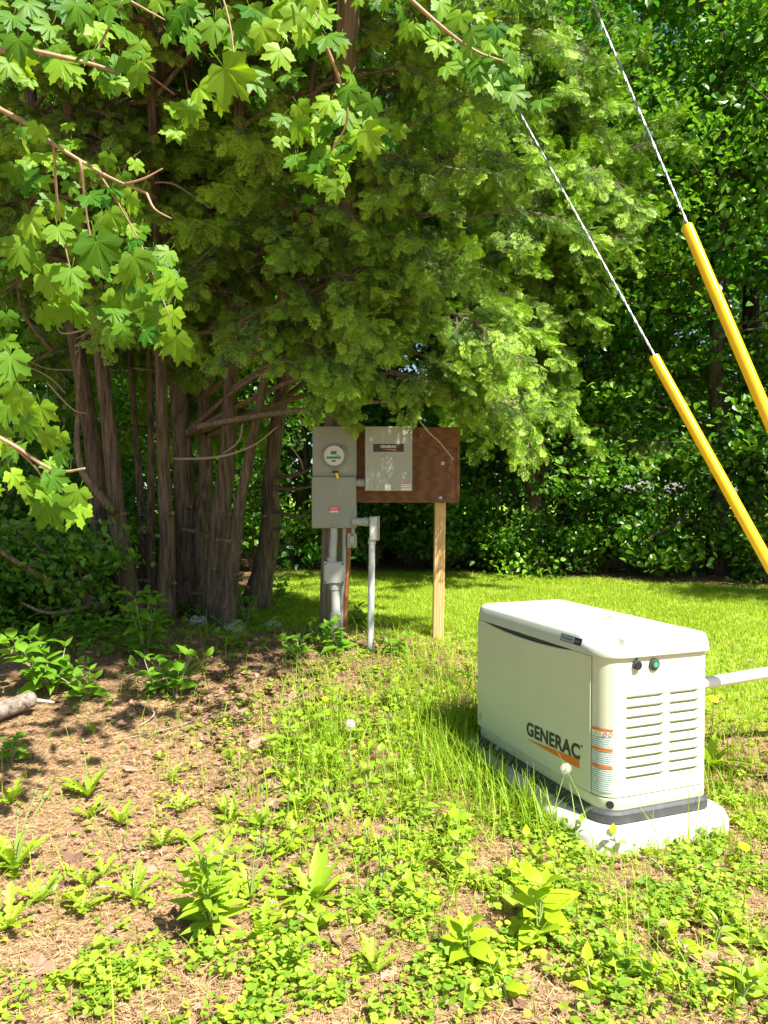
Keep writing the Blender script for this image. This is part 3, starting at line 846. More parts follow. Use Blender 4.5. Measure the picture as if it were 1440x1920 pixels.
LEAF = {
    'ovate': [leaf_mesh('ovate_leaf', ovate, M['shrub_leaf'], fold=random.uniform(.1, .4), curl=random.uniform(.1, .6), stalk=.12) for _ in range(4)],
    'lime': [leaf_mesh('lime_leaf', ovate, M['lime_leaf'], fold=random.uniform(.1, .45), curl=random.uniform(.1, .6), stalk=.1) for _ in range(4)],
    'pale': [leaf_mesh('pale_leaf', ovate, M['weed_leaf'], fold=random.uniform(.1, .45), curl=random.uniform(.1, .6), stalk=.1) for _ in range(4)],
    'lance': [leaf_mesh('lance_leaf', lance, M['weed_leaf'], fold=random.uniform(.2, .5), curl=random.uniform(.1, .6)) for _ in range(4)],
    'tooth': [leaf_mesh('toothed_leaf', toothed, M['weed_leaf'], rows=13, fold=random.uniform(.2, .5), curl=random.uniform(.15, .7)) for _ in range(4)],
}

def orient(d, n):
    R_ = frames(np.array([d], float), np.array([n], float))[0]
    return Matrix(R_.tolist()).to_euler()

# maple leaf: five pointed lobes with a few teeth
half = [(1.0, 0), (.84, 4), (.82, 10), (.74, 9.5), (.70, 15), (.60, 23), (.70, 30), (.80, 32), (.84, 38), (.96, 43), (.82, 47), (.78, 54), (.68, 54), (.58, 65),
        (.64, 72), (.74, 83), (.62, 88), (.58, 97), (.48, 103), (.45, 125), (.36, 150)]
def maple_mesh(seed):
    r_ = random.Random(seed); pol = [(r, math.radians(a)) for r, a in half] + [(.05, math.pi)] + [(r, -math.radians(a)) for r, a in reversed(half[1:])]
    droop, fold, k1 = r_.uniform(.1, .7), r_.uniform(-.1, .3), r_.uniform(.01, .045); ph = r_.uniform(0, 6)
    def zz(x, y): 
        r = math.hypot(x, y); return -droop * r * r * .6 + fold * abs(y) * .8 + k1 * math.sin(5 * math.atan2(y, x) + ph) * r - .15 * max(0, -x)
    v = [(0, 0, 0)]; n = len(pol); f = []
    for s_ in (.5, 1.0):
        for r, an in pol:
            x, y = r * s_ * math.cos(an) * .92, r * s_ * math.sin(an) * .92
            v.append((x, y, zz(x, y)))
    for i in range(n):
        j = (i + 1) % n; f += [(0, 1 + i, 1 + j), (1 + i, 1 + n + i, 1 + n + j, 1 + j)]
    a = Acc(); a.add(v, f, 0, r_.uniform(.25, .75))
    for an in (0, 42, -42, 83, -83):
        an_ = math.radians(an); Lv = {0: .86, 42: .8, 83: .5}[abs(an)]
        for sgn in (1, -1):
            pv = []
            for t in (0, .35, .7, 1):
                x, y = Lv * t * math.cos(an_), Lv * t * math.sin(an_); wd = .0065 * (1 - t) + .0015; z = zz(x, y) + sgn * .005
                pv += [(x - wd * math.sin(an_), y + wd * math.cos(an_), z), (x + wd * math.sin(an_), y - wd * math.cos(an_), z)]
            a.add(pv, [(0, 1, 3, 2), (2, 3, 5, 4), (4, 5, 7, 6)], 1, .5)
    tube(a, [(0, 0, 0), (-.25, .02, .03), (-.5, .03, .12)], .009, 4, 1)
    return a.mesh('maple_leaf', [M['maple_leaf'], M['maple_vein']], True)
MAPLE = [maple_mesh(k) for k in range(7)]

# ------------------------------------------------------------------ cedar clump
def frond_template():
    """flat fan spray of scale leaves, length 1 along x"""
    v, f = [], []
    def diamond(p, d, L, wd):
        d = np.array(d) / np.linalg.norm(d); s = np.array([-d[1], d[0]]); p = np.array(p); b = len(v)
        for q in (p, p + d * L * .45 + s * wd, p + d * L, p + d * L * .45 - s * wd): v.append((q[0], q[1], -.22 * q[0] ** 2 - .25 * q[1] ** 2))
        f.append((b, b + 1, b + 2, b + 3))
    for i in range(3): diamond((i * .3, 0), (1, 0), .42, .020)
    for i in range(7):
        t = .12 + .78 * i / 7; sd = 1 if i % 2 else -1
        Ls = (.30 + .26 * math.sin(math.pi * min(1, t * 1.15)) ** 1.2) * (1.12 - t * .7)
        an = math.radians(50 - 18 * t); d = (math.cos(an), sd * math.sin(an)); diamond((t, 0), d, Ls, .023)
        for k in range(2):
            u = .38 + .27 * k; q = (t + d[0] * Ls * u, d[1] * Ls * u); l2 = Ls * (1 - u) * .45 + .07
            for s2 in (1, -1):
                a2 = sd * an + s2 * math.radians(44); diamond(q, (math.cos(a2), math.sin(a2)), l2, .020)
    return np.array(v), np.array(f)
FT, FF = frond_template()

def bough_mesh(seed, L=.85):
    """branchlet with drooping sprays on both sides, along +x"""
    r_ = np.random.default_rng(seed); a_pos, a_d, a_n, a_s, a_t = [], [], [], [], []
    acc = Acc()
    stem = [(L * t, .05 * math.sin(4 * t + seed), .10 * math.sin(2.2 * t) - .28 * t * t) for t in np.linspace(0, 1, 7)]
    tube(acc, stem, [.008 * (1 - .8 * t) + .001 for t in np.linspace(0, 1, 7)], 5, 1)
    def at(t):
        u = t * 6; k = min(int(u), 5); return np.array(stem[k]) * (1 - (u - k)) + np.array(stem[k + 1]) * (u - k)
    for i in range(15):                                  # side twigs
        t = .10 + .88 * i / 15; sd = 1 if i % 2 else -1; p = at(t); Ls = .34 * (1 - t * .75) * r_.uniform(.7, 1.25)
        an = math.radians(r_.uniform(35, 65)) * sd; d = np.array([math.cos(an), math.sin(an), r_.uniform(-.55, .1)]); d /= np.linalg.norm(d)
        e = p + d * Ls; tube(acc, [p, (p + e) / 2 + np.array([0, 0, .015]), e], [.0035, .0025, .001], 4, 1)
        for k in range(7):
            u = r_.uniform(.1, 1.0); q = p + d * Ls * u
            dd = d * r_.uniform(.3, 1) + r_.normal(0, .4, 3) + np.array([.15, 0, r_.uniform(-.8, .05)]); a_pos.append(q); a_d.append(dd); a_t.append(-.04 + .5 * u + .42 * t)  # paler tips for new growth; inner sprays tinted darker to paint in canopy shade
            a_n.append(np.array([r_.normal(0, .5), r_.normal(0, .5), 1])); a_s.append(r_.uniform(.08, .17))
    for k in range(10):
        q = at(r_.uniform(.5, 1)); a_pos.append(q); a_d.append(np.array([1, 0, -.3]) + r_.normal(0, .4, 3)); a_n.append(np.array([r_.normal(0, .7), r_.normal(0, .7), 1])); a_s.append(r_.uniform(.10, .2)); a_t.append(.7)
    pos, d, n = np.array(a_pos), np.array(a_d), np.array(a_n)
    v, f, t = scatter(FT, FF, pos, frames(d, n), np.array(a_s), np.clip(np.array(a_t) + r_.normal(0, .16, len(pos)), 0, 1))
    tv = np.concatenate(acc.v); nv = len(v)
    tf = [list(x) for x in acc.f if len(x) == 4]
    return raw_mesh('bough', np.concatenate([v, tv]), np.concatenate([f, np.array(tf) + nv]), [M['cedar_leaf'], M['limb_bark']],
                    np.concatenate([t, np.full(len(tv), .5)]), np.concatenate([np.zeros(len(f), int), np.ones(len(tf), int)]))
BOUGH = [bough_mesh(k, .85) for k in range(9)]

# trunks: (base px, base depth, px at y=820, radius, label)
TR = [(222, 7.0, 172, .125, 'stout leaning cedar trunk with crooked low fork beside the undergrowth'),
      (250, 6.8, 206, .105, 'straight cedar trunk with pale knot scars next to the forked cedar'),
      (268, 7.6, 255, .045, 'pencil thin cedar sapling standing behind the knotty trunk'),
      (284, 7.1, 283, .042, 'slender pale barked cedar stem close against a thicker trunk'),
      (308, 6.9, 305, .085, 'mid sized upright cedar trunk between the slender stem and the dark trunks'),
      (352, 7.5, 340, .155, 'thick very dark cedar trunk at the shaded core of the clump'),
      (388, 7.2, 385, .100, 'cedar trunk with peeling sunlit bark patch in the clump core'),
      (412, 6.9, 428, .115, 'thick twin ridged cedar trunk beside the leaning thin stem'),
      (425, 6.6, 474, .062, 'thin cedar stem leaning towards the meter pole from mossy foot'),
      (480, 7.7, 516, .120, 'dark cedar trunk with sawn branch stubs nearest the meter cabinet'),
      (997, 11.3, 995, .140, 'separate cedar with bright drooping boughs at the lawn edge beyond the brown board')]
TREES = []
for k, (bx, by, tx, r, lab) in enumerate(TR):
    base = Vector(((bx - 720) / F_PX * by, by, 0)); base.z = gzf(base.x, base.y)
    mid = P(tx, 820, by + random.uniform(-.15, .25)); H = 11.0 if k == 10 else random.uniform(8.0, 9.5) if r > .08 else random.uniform(5, 6.5)
    dirv = (mid - base) / (mid.z - base.z); top = base + Vector((dirv.x * 1.1, dirv.y * .8, 1)) * H
    ctrl = [base, base.lerp(mid, .5) + Vector((random.uniform(-.05, .05), 0, 0)), mid, mid.lerp(top, .5) + Vector((random.uniform(-.1, .1), 0, 0)), top]
    pts = curve_pts(ctrl, 26)
    t = thing('cedar_tree', lab, 'cedar tree', base, 0, None if k == 10 else 'cedar trunks growing in one clump')
    a = Acc(); n = len(pts)
    rads = [r * (1 + .45 * max(0, 1 - i / 3.0)) * (1 - .88 * i / (n - 1)) + .006 for i in range(n)]
    ps = [p - base for p in pts]; ps[0].z -= .1
    tube(a, ps, rads, 14, wob=.13)
    link('trunk', a.mesh('trunk', [M['cedar_bark']], True), t)
    for j in range(4):                                   # knots and stubs on the lower trunk
        i = random.randint(2, 8); p = ps[i]; an = random.uniform(-2.6, -.4); d = Vector((math.cos(an), math.sin(an), .15))
        a = Acc(); rr0 = rads[i]; L_ = random.choice([.03, .04, .10, .16]); tube(a, [p + d * rr0 * .7, p + d * (rr0 + L_)], [.022, .016], 8, wob=.1); link('branch_stub', a.mesh('branch_stub', [M['limb_bark']]), t)
    TREES.append((t, base, pts, rads))

def add_limb(tree, start, end, r0, nb, sag=.25, bs=1.0, frac=.72, name='limb'):
    """limb from the trunk to end; boughs ride on its outer part"""
    t, base, pts, rads = tree; start, end = Vector(start), Vector(end); mid = start.lerp(end, .55) + Vector((random.uniform(-.12, .12), random.uniform(-.12, .12), sag))
    cp = curve_pts([start, mid, end], 10); a = Acc()
    tube(a, [p - base for p in cp], [r0 * (1 - .85 * i / 10) + .004 for i in range(11)], 6, wob=.15)
    lo = link(name, a.mesh('limb', [M['limb_bark']], True), t)
    d = (end - start).normalized()
    for k in range(nb):
        u = 1 - (k / max(nb, 1)) * frac; i = min(int(u * 10), 9); p = cp[i].lerp(cp[i + 1], u * 10 - i)
        az = math.atan2(d.y, d.x) + (0 if k == 0 else random.uniform(.35, 1.15) * (1 if k % 2 else -1))
        dd = (math.cos(az), math.sin(az), random.uniform(-.85, .45)); nn = (random.gauss(.15, .45), random.gauss(-.3, .45), 1)
        link('bough', BOUGH[random.randrange(9)], lo, p - base, orient(dd, nn), bs * random.uniform(.75, 1.2))
    return lo

def trunk_point(tree, z):
    pts = tree[2]; return min(pts, key=lambda p: abs(p.z - z))

def limb_to(tree, end, nb, r0=.028, drop=.0, sag=.25, bs=1.0, frac=.72):
    z = max(1.6, end.z - random.uniform(-.3, .7) + drop)
    add_limb(tree, trunk_point(tree, z), end, r0, nb, sag, bs, frac)

R = random.Random(5)
right_trees = [TREES[7], TREES[9], TREES[6], TREES[5], TREES[8]]
# the wide skirt of boughs towards the sun: (px, py, depth) of limb ends, hand read from the canopy outline
ends = [(1010, 765, 5.6), (950, 735, 5.3), (1035, 705, 5.8), (905, 700, 5.2), (985, 660, 5.5), (905, 615, 5.1), (1060, 640, 6.0), (860, 600, 5.2), (1075, 580, 5.9),
        (760, 560, 5.3), (700, 560, 5.4), (640, 600, 5.5), (600, 570, 5.6), (1120, 500, 6.1), (1010, 540, 5.5), (930, 490, 5.3), (1180, 390, 6.2), (1150, 440, 5.9),
        (1080, 450, 5.6), (1000, 420, 5.4), (1175, 300, 6.1), (1110, 330, 5.7), (1040, 330, 5.5), (960, 350, 5.4), (870, 420, 5.3), (790, 520, 5.4), (1115, 220, 6.0),
        (1050, 200, 5.8), (960, 230, 5.6), (880, 280, 5.4), (800, 360, 5.4), (720, 430, 5.5), (660, 520, 5.5), (1035, 110, 6.0), (960, 110, 5.9), (870, 150, 5.7),
        (780, 220, 5.6), (700, 300, 5.6), (1015, 20, 6.3), (930, 20, 6.1), (830, 50, 5.9), (730, 130, 5.8), (640, 200, 5.7), (830, 590, 5.7),
        (550, 640, 5.7), (520, 620, 5.8), (590, 560, 5.7), (560, 440, 5.7), (620, 380, 5.7), (560, 300, 5.8), (1095, 540, 6.6), (1050, 620, 6.6), (980, 700, 6.5),
        (900, 560, 6.4), (1000, 480, 6.6), (1125, 380, 6.8), (900, 330, 6.5), (800, 440, 6.4), (1060, 250, 6.8), (950, 160, 6.8), (820, 130, 6.6), (1000, 60, 7.2), (1070, 140, 7.0)]
ends = [(px - (50 if px > 900 and py > 480 else 15 if px > 900 else 0), py, d) for px, py, d in ends]
ends = [(px, py, 8.7 + (d - 5.1) * .9 if px > 900 else d + (.5 if px > 840 else 0)) for px, py, d in ends]
ends += [(560, 700, 5.6), (620, 690, 5.5), (690, 690, 5.45), (760, 695, 5.45), (820, 710, 5.6), (870, 740, 5.7), (590, 735, 5.7)]
for px, py, d in ends:
    q = P(px + R.uniform(-15, 15), py + R.uniform(-12, 12), d)
    if px > 900:
        limb_to(TREES[10], q, R.choice([7, 8, 9]), bs=R.uniform(.85, 1.25), frac=.55, drop=.2, sag=.15)
        continue
    nb = R.choice([3, 3, 4]) if py > 380 else R.choice([5, 6])
    limb_to(R.choice(right_trees), q, nb, bs=R.uniform(.6, .95) * (.75 if py > 680 else 1), frac=.16 if py > 670 else .4 if py > 480 else .7, drop=.35 if py > 540 else 0)
# shaded inner and far-side crown over the trunks
left_trees = TREES[:7]
for k in range(84):
    px, py = R.uniform(-60, 640 if k < 60 else 420), R.uniform(-40, 770 if k < 60 else 560); d = R.uniform(6.2, 8.6)
    if py > 560 and R.random() < .6: continue
    if px > 480: py *= .85
    limb_to(R.choice(left_trees if px < 420 else TREES[4:10]), P(px, py, d), R.choice([5, 6, 7]), r0=.022, bs=R.uniform(.6, .95))
for k in range(34):                                      # crown above the frame and behind, where it shades the clump
    x, y, z = R.uniform(-3.6, 1.3), R.uniform(5.6, 9.0), R.uniform(5.6, 8.6)
    limb_to(R.choice(TREES[:2] + TREES[4:8]), Vector((x, y, z)), 6, bs=1.15)
for k in range(26):                                      # far side of the separate cedar
    an = R.uniform(-.6, 3.6); z = R.uniform(2.0, 9.5); rr2 = R.uniform(.9, 2.0) * (1 - .06 * z); c0 = TREES[10][1]
    limb_to(TREES[10], Vector((c0.x + rr2 * math.cos(an), c0.y + rr2 * math.sin(an), z)), 6, bs=1.1)
for k in range(16):                                      # low dark boughs behind the trunks
    limb_to(R.choice(TREES[:8]), P(R.uniform(-80, 560), R.uniform(560, 900), R.uniform(7.6, 9.2)), 4, r0=.02, bs=.9)

def bare(tree, pts, r0, name='dead_branch', mat='limb_bark'):
    t, base = tree[0], tree[1]; cp = curve_pts(pts, 14); a = Acc()
    tube(a, [p - base for p in cp], [r0 * (1 - .8 * i / 14) + .003 for i in range(15)], 6, wob=.25); return link(name, a.mesh('dead_branch', [M[mat]], True), t)
bare(TREES[8], [P(370, 800, 6.6), P(480, 780, 6.3), P(600, 765, 5.75), P(720, 752, 5.7), P(845, 748, 5.6)], .030)
bare(TREES[9], [P(512, 915, 7.4), P(545, 918, 7.0), P(585, 912, 6.6)], .026)
bare(TREES[9], [P(515, 895, 7.6), P(555, 890, 7.1), P(588, 876, 6.7)], .024)
bare(TREES[9], [P(505, 955, 7.6), P(550, 968, 7.2), P(590, 965, 6.9)], .020)
bare(TREES[4], [P(310, 860, 6.9), P(400, 858, 6.5), P(470, 838, 6.3), P(520, 800, 6.1)], .012, mat='dry_twig')
bare(TREES[1], [P(215, 960, 6.7), P(175, 915, 6.5), P(148, 860, 6.5), P(146, 760, 6.5), P(150, 640, 6.6)], .042)
bare(TREES[0], [P(200, 1140, 6.6), P(120, 1100, 6.3), P(40, 1060, 6.0), P(-60, 990, 5.8)], .045)
bare(TREES[0], [P(190, 1130, 6.5), P(100, 1150, 6.0), P(40, 1130, 5.9)], .025)
bare(TREES[9], [P(770, 765, 5.72), P(800, 806, 5.7), P(825, 830, 5.7), P(850, 862, 5.72)], .006, 'dead_twig', 'dry_twig')
for px0, py0, px1, py1 in ((400, 560, 345, 130), (440, 580, 420, 400), (480, 640, 560, 480), (590, 560, 720, 480), (300, 640, 230, 300), (520, 640, 500, 420),
                           (660, 560, 700, 350), (230, 560, 260, 330), (100, 660, 30, 520), (560, 200, 500, 60), (640, 640, 760, 560), (360, 700, 250, 690)):
    d = R.uniform(6.2, 7.0); bare(R.choice(TREES[:10]), [P(px0, py0, d + .3), P((px0 + px1) / 2 + R.uniform(-25, 25), (py0 + py1) / 2, d), P(px1, py1, d - .2)], .022)
for k in range(46):                                      # fine dead twigs among the trunks
    px, py, d = R.uniform(60, 800), R.uniform(120, 880), R.uniform(6.0, 7.3); p = P(px, py, d)
    if px > 560 and py > 740: continue
    q = p + Vector((R.uniform(-.5, .5), R.uniform(-.3, .2), R.uniform(-.3, .35))); bare(R.choice(TREES[:10]), [p, p.lerp(q, .5) + Vector((R.uniform(-.1, .1), 0, R.uniform(-.1, .1))), q], .006, 'dead_twig', 'dry_twig')

# ------------------------------------------------------------------ maple reaching in overhead
mt_base = Vector((-3.7, 1.5, gzf(-3.7, 1.5)))
maple = thing('maple_tree', 'maple tree with big lobed bright leaves on branches hanging in front of the cedars', 'maple tree', mt_base)
a = Acc(); tp = curve_pts([(0, 0, -.1), (.05, .1, 1.5), (.15, .2, 3.2), (.1, .4, 6.0)], 16)
tube(a, tp, [.16 * (1 + .4 * max(0, 1 - i / 2)) * (1 - .6 * i / 16) for i in range(17)], 14, wob=.06); link('trunk', a.mesh('trunk', [M['forest_bark']], True), maple)

def maple_branch(ctrl, r0, leaves, twigs=()):
    cp = curve_pts(ctrl, 20); a = Acc()
    tube(a, [p - mt_base for p in cp], [r0 * (1 - .8 * i / 20) + .0018 for i in range(21)], 6, wob=.12)
    for tw in twigs:
        tc_ = curve_pts(tw, 8); tube(a, [p - mt_base for p in tc_], [.005 * (1 - .6 * i / 8) for i in range(9)], 5, wob=.15)
    br = link('branch', a.mesh('branch', [M['twig']], True), maple)
    leaves = leaves + [(x + R.uniform(-45, 45), y + R.uniform(-40, 40), z * R.uniform(.6, .95), w_ + R.uniform(.05, .35), t_) for x, y, z, w_, t_ in leaves for _ in range(2)]
    for (px, py, size, d, tipx) in leaves:
        sz = size / F_PX * d * .62
        tip = Vector((tipx + R.uniform(-.75, .75), R.uniform(-.7, .4), -1 + R.uniform(0, .35))).normalized()
        nrm = (R.uniform(-.75, .75), R.uniform(-1.1, -.35), R.uniform(-.1, .9))
        # petiole end above the blade centre
        top = P(px, py, d) - tip * sz * .35
        link('leaf', MAPLE[R.randrange(7)], br, top - mt_base, orient(tip, nrm), sz)
    return br
def lv(lst, d0, spread=.2, tip=.1): return [(x, y, s_, d0 + R.uniform(-spread, spread), tip) for x, y, s_ in lst]
tr1 = tp[8] + mt_base
L1 = [(85, 300, 80), (45, 275, 60), (130, 275, 60), (175, 375, 80), (215, 415, 70), (112, 440, 75), (255, 440, 70), (190, 480, 118), (280, 495, 85), (140, 590, 110), (215, 590, 95),
      (300, 545, 90), (285, 600, 80), (330, 655, 95), (15, 605, 60), (10, 700, 90), (240, 380, 70), (60, 345, 75), (25, 330, 60), (128, 520, 80), (310, 480, 60), (175, 430, 75),
      (60, 420, 90), (100, 530, 90), (235, 540, 80), (30, 480, 90), (160, 320, 65), (200, 640, 70), (260, 500, 85), (70, 250, 55), (230, 345, 60), (320, 600, 75)]
maple_branch([tr1, P(-250, 120, 2.4), P(0, 205, 2.4), P(100, 270, 2.4), P(200, 330, 2.45), P(275, 362, 2.45)], .010, lv(L1, 2.5, .28),
             [[P(235, 345, 2.45), P(270, 335, 2.43), P(305, 316, 2.42)], [P(275, 362, 2.45), P(290, 392, 2.43), P(322, 410, 2.42)], [P(150, 300, 2.4), P(165, 420, 2.5), P(190, 520, 2.5)],
              [P(100, 270, 2.4), P(110, 400, 2.5), P(140, 540, 2.55)], [P(190, 330, 2.45), P(260, 450, 2.5), P(320, 600, 2.5)]])
L2 = [(35, 95, 90), (90, 60, 80), (120, 130, 95), (60, 20, 80), (150, 30, 85), (190, 65, 75), (215, 15, 95), (235, 125, 70), (260, 150, 70), (200, 130, 70), (330, 50, 80), (362, 85, 70),
      (345, 15, 70), (20, 40, 80), (100, 100, 90), (165, 100, 80), (240, 60, 80), (300, 10, 60), (275, 120, 50), (10, 130, 70), (130, 20, 90), (180, 150, 55)]
maple_branch([tp[10] + mt_base, P(-300, -160, 2.3), P(-60, 70, 2.3), P(60, 95, 2.3), P(170, 120, 2.35), P(215, 135, 2.35)], .012, lv(L2, 2.35, .25, .35),
             [[P(170, 120, 2.35), P(200, 60, 2.35), P(230, 0, 2.3)], [P(240, 0, 2.35), P(280, 22, 2.35), P(310, 38, 2.35)]])
L3 = [(440, 155, 125), (560, 50, 100), (622, 75, 90), (400, 65, 90), (480, 25, 100), (720, 8, 60), (520, 110, 80), (450, 60, 90), (380, 170, 80), (690, -10, 80), (600, -5, 90), (500, 70, 80), (350, 220, 70)]
maple_branch([tp[11] + mt_base, P(-300, -330, 2.4), P(100, -150, 2.5), P(400, -60, 2.6), P(620, -30, 2.7), P(760, -10, 2.8)], .022, lv(L3, 2.6, .2),
             [[P(400, -60, 2.6), P(430, 40, 2.6), P(440, 120, 2.6)], [P(560, -35, 2.65), P(580, 0, 2.65), P(600, 40, 2.65)]])
L4 = [(800, 65, 70), (855, 45, 80), (862, 105, 60), (925, 85, 70), (905, 152, 80), (960, 110, 60), (985, 140, 55), (972, 182, 75), (930, 62, 60), (870, 208, 45), (845, 130, 60), (900, 120, 70), (940, 140, 60),
      (955, 165, 55), (820, 90, 60), (840, 20, 70), (890, 70, 60)]
maple_branch([P(700, -70, 2.8), P(760, -10, 2.85), P(840, 60, 2.9), P(900, 100, 2.95), P(965, 120, 3.0)], .008, lv(L4, 2.95, .15, .15))
L5 = [(700, 258, 75), (668, 265, 70), (592, 285, 70), (560, 250, 75), (612, 250, 70), (580, 335, 75), (622, 362, 60), (690, 205, 70), (640, 220, 80), (720, 240, 60), (600, 310, 70), (555, 300, 60), (650, 180, 70), (610, 200, 70), (640, 300, 55)]
maple_branch([P(560, -35, 2.7), P(600, 60, 2.8), P(640, 160, 2.9), P(650, 230, 2.95), P(610, 300, 3.0)], .008, lv(L5, 2.95, .15))
L6 = [(100, 968, 105), (142, 935, 70), (70, 920, 80), (105, 905, 70), (60, 810, 90), (20, 850, 90), (45, 765, 90), (90, 830, 80), (10, 780, 80), (30, 900, 60), (80, 780, 80), (20, 690, 100), (120, 860, 60)]
maple_branch([tp[5] + mt_base, P(-400, 700, 2.3), P(-80, 790, 2.35), P(20, 832, 2.4), P(100, 882, 2.4), P(160, 878, 2.4)], .010, lv(L6, 2.45, .15),
             [[P(20, 832, 2.4), P(60, 870, 2.42), P(95, 915, 2.42)]])
# the rest of the maple's crown, overhead and out of the picture, whose dapples fall on the ground by the cedars
def crown_mesh(name, centers, per, rad, leaf, mats, seed, tv=None, tf=None, flat=.35):
    r_ = np.random.default_rng(seed); n = len(centers) * per
    c = np.repeat(np.asarray(centers), per, 0); off = r_.normal(0, 1, (n, 3)) * np.array([rad, rad, rad * flat])
    pos = c + off; d = r_.normal(0, 1, (n, 3)); d[:, 2] = d[:, 2] * .4 - .5
    nn = r_.normal(0, .55, (n, 3)) + np.array([0, 0, 1.0])
    ct = np.repeat(np.clip(r_.normal(.5, .22, len(centers)), 0, 1), per); t = np.clip(ct + r_.normal(0, .15, n), 0, 1)
    v, f, ti = scatter(tv, tf, pos, frames(d, nn), r_.uniform(.7, 1.3, n) * leaf, t)
    return raw_mesh(name, v, f, mats, ti)
LT = np.array([(0, 0, 0), (.30, .34, .06), (.52, .16, .0), (.62, .36, .02), (1, 0, -.16), (.62, -.36, .02), (.52, -.16, .0), (.30, -.34, .06)])   # lobed leaf, two halves
LF = np.array([(0, 4, 2, 1), (0, 7, 6, 4), (2, 4, 3, 3), (6, 5, 4, 4)])[:2]
LT2 = np.array([(0, 0, 0), (.35, .33, .07), (1, 0, -.15), (.35, -.33, .07)]); LF2 = np.array([(0, 2, 1), (0, 3, 2)])
LOB = np.array([(0, 0, 0), (.28, .36, .08), (.68, .27, .0), (1, 0, -.2), (.68, -.27, .0), (.28, -.36, .08)]); LOBF = np.array([(0, 3, 2, 1), (0, 5, 4, 3)])
cc = []
def sun_up(x, y, z, k): return (x + SUN.x / SUN.z * k - mt_base.x, y + SUN.y / SUN.z * k - mt_base.y, z + k - mt_base.z)
while len(cc) < 420:                                     # crown that stands between the sun and the shaded face of the cedars
    x, z = R.uniform(-3.6, .9), R.uniform(.3, 6.0); y = 6.0 - .3 * R.random(); k = R.uniform(2.2, 5.5)
    if x > -.95 and z < 3.2: continue
    if R.random() > .35 + .65 * (1 - smooth(-1.0, .8, x)): continue
    q = sun_up(x, y, z, k); wx, wy, wz = q[0] + mt_base.x, q[1] + mt_base.y, q[2] + mt_base.z
    if (wz - 1.0 - CAM_Z) / wy < .74 or wy < 2.8 or wz > 9: continue
    cc.append(q)
for k in range(34):                                      # dapples on the litter in front of the trunks
    z = R.uniform(4.8, 6.2); q = sun_up(R.uniform(-3.0, -.8), R.uniform(5.25, 6.6), .25, z)
    if (q[2] + mt_base.z - 1.0 - CAM_Z) / (q[1] + mt_base.y) > .74: cc.append(q)
for k in range(26): cc.append((R.uniform(-1.5, 2.6), R.uniform(-1.2, 1.0), R.uniform(4.2, 6.8)))
cr = link('crown', crown_mesh('maple_crown', cc, 70, .30, .14, [M['maple_leaf']], 3, LOB, LOBF), maple); cr['kind'] = 'stuff'
for tgt in ((4.6, 2.6, 6.4), (3.6, 3.0, 6.9), (2.6, 3.2, 6.4), (3.4, 2.2, 5.6), (1.2, 0, 5.4)):
    a = Acc(); cp = curve_pts([tp[11], tp[11].lerp(Vector(tgt), .5) + Vector((0, 0, .4)), Vector(tgt)], 12); tube(a, cp, [.05 * (1 - .8 * i / 12) for i in range(13)], 7, wob=.1); link('bough', a.mesh('maple_bough', [M['forest_bark']], True), maple)

# ------------------------------------------------------------------ forest behind the lawn
def tree_parts(seed, H, spread, low, leaf, ncl, per):
    r_ = random.Random(seed); a = Acc(); n = 14
    ln = r_.uniform(-.5, .5); pts = [Vector((ln * (i / n) ** 2 + r_.uniform(-.05, .05), r_.uniform(-.05, .05), H * .92 * i / n - (.15 if i == 0 else 0))) for i in range(n + 1)]
    r0 = H * .0105 + .02; tube(a, pts, [r0 * (1 + .35 * max(0, 1 - i / 1.5)) * (1 - .85 * i / n) + .01 for i in range(n + 1)], 10, wob=.08)
    centers = []
    nl = 34
    for k in range(nl):
        t = low + (1 - low) * (k + r_.random()) / nl; an = k * 2.4 + r_.uniform(-.4, .4)
        prof = (math.sin(math.pi * min(1, (t - low) / (1 - low) * .85 + .15)) ** .7)
        Lr = spread * prof * r_.uniform(.6, 1.1) + .3; s0 = pts[min(int(t * n), n)]
        e = s0 + Vector((math.cos(an) * Lr, math.sin(an) * Lr, r_.uniform(-.1, .5) * Lr))
        tube(a, curve_pts([s0, s0.lerp(e, .5) + Vector((0, 0, .15)), e], 5), [r0 * .32 * (1 - t * .6) * (1 - .8 * i / 5) + .004 for i in range(6)], 5)
        for q in range(ncl):
            u = r_.uniform(.3, 1.08); p = s0.lerp(e, u); centers.append((p.x + r_.gauss(0, .28), p.y + r_.gauss(0, .28), p.z + r_.gauss(0, .2)))
    return a.mesh('forest_trunk', [M['forest_bark']], True), crown_mesh('forest_crown', centers, per, .27, leaf, [M['forest_leaf']], seed + 50, LOB, LOBF, .4)
KIND = [tree_parts(1, 13, 2.5, .16, .105, 9, 54), tree_parts(2, 15, 2.8, .20, .098, 9, 54), tree_parts(3, 11, 2.2, .10, .108, 9, 54), tree_parts(4, 9, 1.9, .06, .098, 9, 52)]
KLAB = ['broad maple tree with layered green foliage at the lawn edge', 'tall straight forest tree with foliage starting above head height',
        'bushy leafy tree with boughs hanging almost to the ground', 'young slender forest tree leafy down to its foot']
KSPOT = ['by the sunny turf', 'deep in the shaded woods', 'beyond the guy wires', 'behind the cedar clump']
def forest_tree(kind, x, y, sc, rz, where):
    t = thing('forest_tree', KLAB[kind] + ', ' + where, 'tree', (x, y, gzf(x, y)), rz, 'deciduous trees of the woods: ' + KLAB[kind].split(' with')[0] + ' ' + where)
    t.scale = (sc, sc, sc)
    link('trunk', KIND[kind][0], t); link('crown', KIND[kind][1], t)
